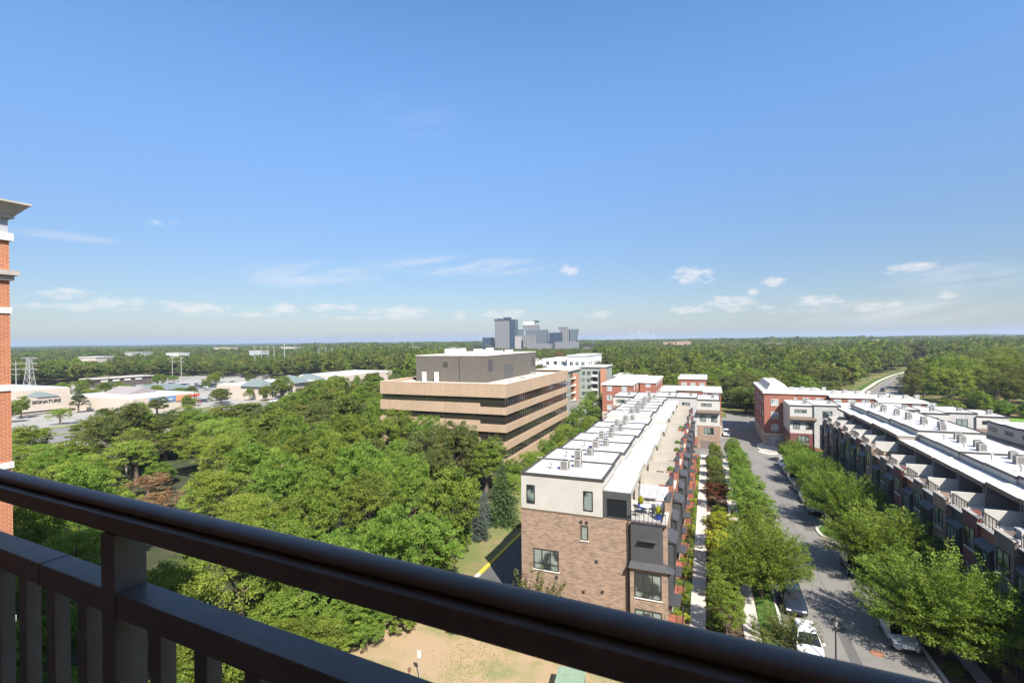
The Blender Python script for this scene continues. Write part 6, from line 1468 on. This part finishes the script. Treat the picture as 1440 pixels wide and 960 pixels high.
# far hills, clothed in woods too distant to show a tree
def hills():
    mb = MB(); NR, NA = 70, 260; rg = np.random.default_rng(12)
    ph = rg.random((7,2))*20; 
    for i in range(NR):
        f = i/(NR-1); r = 2450*(12400/2450)**f
        for k in range(NA):
            a = R(21.7)+R(56)-R(112)*k/(NA-1); x,y = -math.sin(a)*r, math.cos(a)*r
            z = 11 + 3.0*math.sin(x*.0031+1)*math.cos(y*.0027) + 1.6*math.sin(x*.013+y*.009)+rg.normal()*1.0
            right = clamp((-math.degrees(a)+4)/24)
            z += f*(2+ 6*math.sin(a*23+1.3)**2) + right*f*(16+7*math.sin(a*31)+4*math.sin(a*77))
            if i == 0: z -= 14
            mb.v.append((x,y,z))
    for i in range(NR-1):
        for k in range(NA-1): mb.f.append((i*NA+k,i*NA+k+1,(i+1)*NA+k+1,(i+1)*NA+k)); mb.m.append(0)
    def fn(nt,b):
        g = N(nt,'ShaderNodeNewGeometry'); n = N(nt,'ShaderNodeTexNoise'); n.inputs['Scale'].default_value=.02; n.inputs['Detail'].default_value=8; nt.links.new(g.outputs['Position'], n.inputs['Vector'])
        cr = N(nt,'ShaderNodeValToRGB'); nt.links.new(n.outputs['Fac'], cr.inputs[0]); e=cr.color_ramp.elements; e[0].color=(.022,.042,.016,1); e[1].color=(.055,.08,.026,1); e[0].position=.35; e[1].position=.65
        nt.links.new(cr.outputs[0], b.inputs['Base Color'])
    return structure(mb.build('hills', mat('wooded_hills', (.04,.06,.02), 1, spec=0, fn=fn), smooth=True))
hills()
# terrace furniture (needs the leaves above)
planter(-5.9, 46.6, 'tall yellow green shrub in a blue pot, rear one on the nearest terrace')
planter(-4.1, 44.2, 'yellow green shrub in a blue pot at the front edge of the nearest terrace')
terrace_table(-5.3, 45.2)
terrace_chair(-5.9,44.4,R(150),'black chair left of the glass terrace table'); terrace_chair(-4.5,45.4,R(-80),'black chair right of the glass terrace table'); terrace_chair(-5.3,46.2,0,'black chair behind the glass terrace table')
MB_ = MB().box(-4.6,-3.9,45.9,47.6,0,.85); o = MB_.build('terrace_sofa', mat('grey_cover', (.38,.38,.39), .9, noise=(3,.15)), loc=(0,0,TZ), bevel=.08); tag(o,'pale grey covered sofa at the rail of the nearest terrace','sofa')
# grey tarpaulin hung over the terrace screen
q = MB(); n=16
for i in range(n+1):
    for j in range(9):
        x = -6.3+2.7*i/n; z = 1.52-1.25*j/8; q.v.append((x, 49.0-.02-.10*abs(math.sin(i*.9+j*.35))-.16*(j/8), z))
for i in range(n):
    for j in range(8): q.f.append((i*9+j,i*9+j+1,(i+1)*9+j+1,(i+1)*9+j)); q.m.append(0)
o = q.build('tarpaulin', mat('grey_tarp', (.42,.43,.44), .55, noise=(2,.1)), loc=(0,0,TZ), smooth=True); so = o.modifiers.new('thick','SOLIDIFY'); so.thickness=.015; tag(o,'crumpled pale grey cover hung on the screen of the nearest terrace','cover')
# sofas and grills in the shaded loggias on the right
for i in range(1,12):
    h = houses[13+i]; y = h.location.y; z = h.location.z+9.845; nm = ORDN[i]
    t = thing('terrace_sofa', f'dark wicker sofa in the shaded loggia of the {nm} house of the right row', 'sofa', (h.location.x+4.3, y+2.0+(i%3)*.6, z), R(180*(i%2)), 'sofas in the right row loggias')
    MB().box(-.4,.4,-.95,.95,.12,.42).build('base', M['blackplastic'], t, bevel=.03); MB().box(.2,.42,-.95,.95,.42,.8).build('backrest', M['blackplastic'], t, bevel=.04); MB().box(-.38,.2,-.85,.85,.425,.52).build('cushion', mat('grey_cushion', (.25,.24,.23), .95), t, bevel=.03)
    if i%3 == 0:
        t = thing('terrace_table', f'low dark table on the open terrace of the {nm} house of the right row', 'table', (h.location.x+1.9, y+2.6, z), 0, 'tables on the right row terraces')
        MB().box(-.45,.45,-.7,.7,.68,.73).build('tabletop', M['steel'], t, bevel=.01)
        for sx in (-1,1):
            for sy in (-1,1): MB().box(sx*.4-.025,sx*.4+.025,sy*.62-.025,sy*.62+.025,0,.679).build('leg', M['blackplastic'], t)

for i,(x,y,h,r,k) in enumerate(((-25.2,36.5,2.6,1.6,'shrub'),(-23.0,38.6,2.4,1.5,'shrub'),(-20.6,38.0,2.0,1.3,'shrub'),(-18.2,38.8,2.2,1.4,'shrub'),(-15.9,38.2,1.9,1.3,'shrub'),(-13.2,38.5,2.1,1.4,'shrub'),(-10.6,38.2,1.8,1.2,'shrub'),(-27.6,34.0,3.2,1.9,'shrub'),(-28.6,30.6,3.6,2.2,'shrub'),(-29.4,27.2,3.6,2.2,'shrub'),(-30.2,23.8,3.8,2.3,'shrub'))):
    tree(k, x, y, h, r, f'{nth(i)} bush of the line edging the patchy lawn, counted from the utility cabinet side' if False else f'{nth(i)} bush in the line at the back and left of the patchy lawn', 'shrub', 'garden_shrub', 'bushes edging the patchy lawn')

# grass standing on the patchy lawn
rg = np.random.default_rng(77); n = 26000
X_ = rg.uniform(-30,-2.2,n); Y_ = rg.uniform(23,41.5,n)
keep = (np.sin(X_*.5+1)*np.cos(Y_*.45)+rg.normal(0,.35,n)) > .45; X_=X_[keep]; Y_=Y_[keep]; n=len(X_)
C = np.stack([X_,Y_,np.full(n,.07)],axis=1); D = np.stack([rg.normal(0,.5,n),rg.normal(0,.5,n),np.ones(n)],axis=1)
go_ = bpy.data.objects.new('grass', leaf_mesh('grass',C,rg.normal(size=(n,3))*[1,1,.2],rg.uniform(.05,.10,n),rg.normal(.55,.25,n),'locust',aspect=.25,dirs=D)); COL.objects.link(go_); go_['kind']='stuff'; go_['label']='tufts of grass over the patchy lawn'

for i in range(26):
    x = 74+4.3*i*.62+((i*7)%5); y = 222+((i*13)%11)+i*.4
    tree(['shrub','bright','shrub'][i%3], x, y, 4.2+(i%4)*.9, 3.0+(i%3)*.6, f'{nth(i)} bush from the left along the foot of the large right hand trees', 'shrub', 'woodland_shrub', 'bushes at the foot of the right wood', z=-4.1)

# things on the farther terraces of the left row
for i in range(1,10):
    h = houses[i]; z = h.location.z+9.845; xw = h.location.x; y = h.location.y-W
    t = thing('terrace_table', f'dark table on the terrace of the {ORD[i]} house of the left row', 'table', (xw-1.9, y+2.2+(i%3)*.5, z), 0, 'tables on the left row terraces')
    MB().box(-.4,.4,-.6,.6,.68,.73).build('tabletop', [M['metal'],M['steel']][i%2], t)
    for sx in (-1,1):
        for sy in (-1,1): MB().box(sx*.35-.02,sx*.35+.02,sy*.52-.02,sy*.52+.02,0,.679).build('leg', M['metal'], t)
    if i in (2,4,5,7):
        t = thing('potted_shrub', f'green potted plant on the terrace of the {ORD[i]} house of the left row', 'planter', (xw-.8, y+4.4, z), 0, 'potted plants on the left row terraces')
        MB().lathe(0,0,[(.18,0),(.26,.42),(.22,.42)],14).build('pot', M['cope'], t); add_leaves(t, 'foliage', [(0,0,.8,.42,.45)], 500, .08, 'street', seed=i)

for i,(x,y,h,r,k) in enumerate(((-28.3,32.0,5.0,2.7,'bright'),(-29.0,28.2,5.0,2.7,'maple'),(-27.6,35.4,4.6,2.3,'bright'),(-26.4,33.0,3.6,1.9,'bright'),(-30.5,24.5,5.0,2.8,'bright'),(-27.0,38.6,4.4,2.2,'maple'),(-27.2,29.6,3.4,1.8,'bright'))):
    tree(k, x, y, h, r, f'{nth(i)} low leafy tree at the left edge of the patchy lawn below the rail', name='grove_tree', group='low trees beside the patchy lawn')
CLOUDS = [(-1.4,6.8,2.5,1.0,1.0),(2.1,3.8,3.1,0.7,1.0),(6.5,5.6,1.4,0.6,1.0),(17.7,6.1,2.6,0.5,1.0),(4.5,4.7,0.7,0.5,1.0),(-63.9,4.4,2.2,0.5,1.0),(-60.5,3.9,2.6,0.6,1.0),(-54.8,3.6,3.6,0.6,1.0),(-46.6,3.6,1.8,0.6,1.0),(-41.6,3.8,3.0,0.5,1.0),(-34.4,3.3,4.2,0.8,1.0),(-57.0,11.4,1.5,0.4,.55),(-15.0,7.9,1.3,0.8,1.0),(-1.8,3.2,2.9,0.5,1.0),(10.2,3.5,2.6,0.6,1.0),(20.2,3.5,1.2,0.4,.9),(-11.8,2.8,2.4,0.5,.9),(-27.7,3.0,0.9,0.5,.9),(15.3,2.9,4.5,0.4,.8),(-22.9,3.1,3.3,0.6,.9)]
CIRRUS = [(-27.5,8.6,12.5,1.3,1.0),(-43.7,7.3,8.2,1.9,.8),(-64.0,9.3,4.3,0.5,.6),(20.2,4.8,5.8,1.5,.8),(-33.0,24.0,7.4,2.7,.12),(15.8,2.2,11.0,1.6,.6)]
SKYTINT = (1.0,1.0,1.0); SKYSTR = .089; CLB = 4.3; EXPO = 1.38; HORIZON = .44; LOWTINT = (.93,.97,1.12)
SKYRAMP = [(0,(.93,.95,1.04)),(.24,(1.0,.95,.76)),(.54,(.72,.79,.78)),(.85,(.60,.90,1.10)),(1.0,(.60,.90,1.10))]
CLOUDS = [(a,e,w*1.2,h*1.4,s) for a,e,w,h,s in CLOUDS] + [(-62.5,3.3,7,.55,.75),(-50,3.0,9,.5,.7),(-38,2.7,9,.45,.65),(3,3.0,6,.5,.75),(12,2.6,9,.45,.7)]
# ------------------------------------------------------------------ air, sky, sun, camera
SUN_EL, SUN_AZ = R(46), R(41)     # azimuth measured from -y towards +x
def haze(on=True):
    MBh = MB().box(-13200,13400,-420,13300,-6,100); o = MBh.build('haze', [])
    m = bpy.data.materials.new('haze'); m.use_nodes = True; nt = m.node_tree; nt.nodes.remove(nt.nodes['Principled BSDF'])
    v = nt.nodes.new('ShaderNodeVolumePrincipled'); v.inputs['Color'].default_value = (.72,.84,1,1); v.inputs['Density'].default_value = HAZE; v.inputs['Anisotropy'].default_value = .2
    nt.links.new(v.outputs[0], nt.nodes['Material Output'].inputs['Volume']); o.data.materials.append(m); o['kind'] = 'stuff'; m.volume_intersection_method = 'FAST' if hasattr(m,'volume_intersection_method') else None
    return o
HAZE = 1.35e-4
w = bpy.data.worlds.new('World'); scene.world = w; w.use_nodes = True; nt = w.node_tree
bg = nt.nodes['Background']; sky = nt.nodes.new('ShaderNodeTexSky'); sky.sky_type='NISHITA'; sky.sun_disc=False
sky.sun_elevation = SUN_EL; sky.sun_rotation = math.pi - SUN_AZ; sky.altitude = 100; sky.air_density = 1.0; sky.dust_density = .6; sky.ozone_density = 2.2
tc = N(nt,'ShaderNodeTexCoord'); sx = N(nt,'ShaderNodeSeparateXYZ'); nt.links.new(tc.outputs['Generated'], sx.inputs[0])
def m_(op, a, b=None, c=None, cl=False):
    n = N(nt,'ShaderNodeMath', operation=op, use_clamp=cl)
    for i,q in enumerate((a,b,c)):
        if q is None: continue
        if isinstance(q,(int,float)): n.inputs[i].default_value = q
        else: nt.links.new(q, n.inputs[i])
    return n.outputs[0]
az = m_('ARCTAN2', sx.outputs[0], sx.outputs[1]); el = m_('ARCSINE', sx.outputs[2])
cb = N(nt,'ShaderNodeCombineXYZ'); nt.links.new(az, cb.inputs[0]); nt.links.new(m_('MULTIPLY', el, 2.2), cb.inputs[1])
def nz(scale, det=8, rough=.62, off=0, vec=None):
    n = N(nt,'ShaderNodeTexNoise'); n.inputs['Scale'].default_value=scale; n.inputs['Detail'].default_value=det; n.inputs['Roughness'].default_value=rough
    nt.links.new(vec or cb.outputs[0], n.inputs['Vector']); return n.outputs['Fac']
n1 = nz(34, 10, .68); n0 = nz(9, 5)
# small cumulus: (azimuth deg, elevation deg, half width, half height, strength)
CL = CLOUDS
acc = None
for (a,e,wa,we,s) in CL:
    dx = m_('DIVIDE', m_('SUBTRACT', az, R(a)), R(wa)); dy = m_('DIVIDE', m_('SUBTRACT', el, R(e)), R(we))
    d = m_('ADD', m_('MULTIPLY',dx,dx), m_('MULTIPLY',dy,dy)); g = m_('MULTIPLY', m_('SUBTRACT', 1.0, d, cl=True), s)
    acc = g if acc is None else m_('MAXIMUM', acc, g)
dens = m_('MULTIPLY', m_('SUBTRACT', m_('ADD', acc, m_('MULTIPLY', m_('SUBTRACT', n1, .5), 3.2)), .40), 1.3, cl=True)
cum = m_('MULTIPLY', dens, m_('MULTIPLY', acc, 2.2, cl=True))
# wisps of cirrus
cb2 = N(nt,'ShaderNodeCombineXYZ'); nt.links.new(m_('MULTIPLY',az,1.0), cb2.inputs[0]); nt.links.new(m_('ADD', m_('MULTIPLY', el, 7.0), m_('MULTIPLY', az, -1.1)), cb2.inputs[1])
ci = nz(5, 10, .68, vec=cb2.outputs[0])
cacc = None
for (a,e,wa,we,s) in CIRRUS:
    dx = m_('DIVIDE', m_('SUBTRACT', az, R(a)), R(wa)); dy = m_('DIVIDE', m_('SUBTRACT', el, R(e)), R(we))
    g = m_('MULTIPLY', m_('SUBTRACT', 1.0, m_('ADD', m_('MULTIPLY',dx,dx), m_('MULTIPLY',dy,dy)), cl=True), s); cacc = g if cacc is None else m_('MAXIMUM', cacc, g)
cir = m_('MULTIPLY', m_('MULTIPLY', m_('SUBTRACT', ci, .40), 3.6, cl=True), cacc)
lit = nz(60, 6)
mx = N(nt,'ShaderNodeMix', data_type='RGBA'); nt.links.new(m_('MAXIMUM', m_('MULTIPLY',cum,.66), m_('MULTIPLY',cir,.7)), mx.inputs[0]); 
tintn = N(nt,'ShaderNodeVectorMath', operation='MULTIPLY'); nt.links.new(sky.outputs[0], tintn.inputs[0]); tintn.inputs[1].default_value = SKYTINT
fall = N(nt,'ShaderNodeMapRange', interpolation_type='SMOOTHERSTEP'); fall.inputs[1].default_value = R(-3); fall.inputs[2].default_value = R(34); fall.inputs[3].default_value = HORIZON; fall.inputs[4].default_value = 1.0; nt.links.new(el, fall.inputs[0])
warm = N(nt,'ShaderNodeValToRGB'); wf = N(nt,'ShaderNodeMapRange'); wf.inputs[1].default_value = 0; wf.inputs[2].default_value = R(40); nt.links.new(el, wf.inputs[0]); nt.links.new(wf.outputs[0], warm.inputs[0])
e_ = warm.color_ramp.elements
for k_, (p_, c_) in enumerate(SKYRAMP):
    x_ = e_[0] if k_ == 0 else (e_[1] if k_ == len(SKYRAMP)-1 else e_.new(p_))
    x_.position = p_; x_.color = (*c_, 1)
fm = N(nt,'ShaderNodeVectorMath', operation='SCALE'); nt.links.new(tintn.outputs[0], fm.inputs[0]); nt.links.new(fall.outputs[0], fm.inputs['Scale'])
fm2 = N(nt,'ShaderNodeVectorMath', operation='MULTIPLY'); nt.links.new(fm.outputs[0], fm2.inputs[0]); nt.links.new(warm.outputs[0], fm2.inputs[1])
nt.links.new(fm2.outputs[0], mx.inputs[6]); mx.inputs[7].default_value = (*[c*CLB for c in (1.0,.965,.95)],1)
nt.links.new(mx.outputs[2], bg.inputs['Color']); bg.inputs['Strength'].default_value = SKYSTR
s = bpy.data.lights.new('sun','SUN'); s.energy = 4.0; s.angle = R(.53); s.color = (1,.955,.88); so = bpy.data.objects.new('sun', s); COL.objects.link(so)
sd = Vector((math.sin(SUN_AZ)*math.cos(SUN_EL), -math.cos(SUN_AZ)*math.cos(SUN_EL), math.sin(SUN_EL)))
so.rotation_euler = sd.to_track_quat('Z','Y').to_euler(); so.location = sd*80
haze()
cam = bpy.data.cameras.new('camera'); cam.lens = 36*690/1440; cam.sensor_width = 36; cam.clip_start = .05; cam.clip_end = 40000
co = bpy.data.objects.new('camera', cam); COL.objects.link(co)
yaw = math.atan(275/690); pt = R(-.15); ro = R(.65)
Fh = Vector((-math.sin(yaw), math.cos(yaw), 0)); Rh = Vector((math.cos(yaw), math.sin(yaw), 0)); Z = Vector((0,0,1))
F0 = Fh*math.cos(pt)+Z*math.sin(pt); U0 = Z*math.cos(pt)-Fh*math.sin(pt)
r_ = Rh*math.cos(ro)-U0*math.sin(ro); u_ = Rh*math.sin(ro)+U0*math.cos(ro)
mw = Matrix((r_,u_,-F0)).transposed().to_4x4(); mw.translation = Vector((0,0,25.5)); co.matrix_world = mw
cam.dof.use_dof = True; cam.dof.focus_distance = 45; cam.dof.aperture_fstop = 7.1
scene.camera = co
vs = scene.view_settings; vs.view_transform='Standard'; vs.look='None'; vs.exposure=EXPO; vs.gamma=1; vs.use_curve_mapping=False
cy = scene.cycles; cy.use_denoising = True; cy.max_bounces = 6; cy.diffuse_bounces = 3; cy.glossy_bounces = 3; cy.transmission_bounces = 4; cy.transparent_max_bounces = 4; cy.volume_bounces = 0
cy.sample_clamp_indirect = 6; cy.caustics_reflective = False; cy.caustics_refractive = False; cy.use_adaptive_sampling = True; cy.adaptive_threshold = .02
try: cy.denoising_input_passes = 'RGB_ALBEDO_NORMAL'; cy.denoising_prefilter = 'ACCURATE'
except Exception: pass
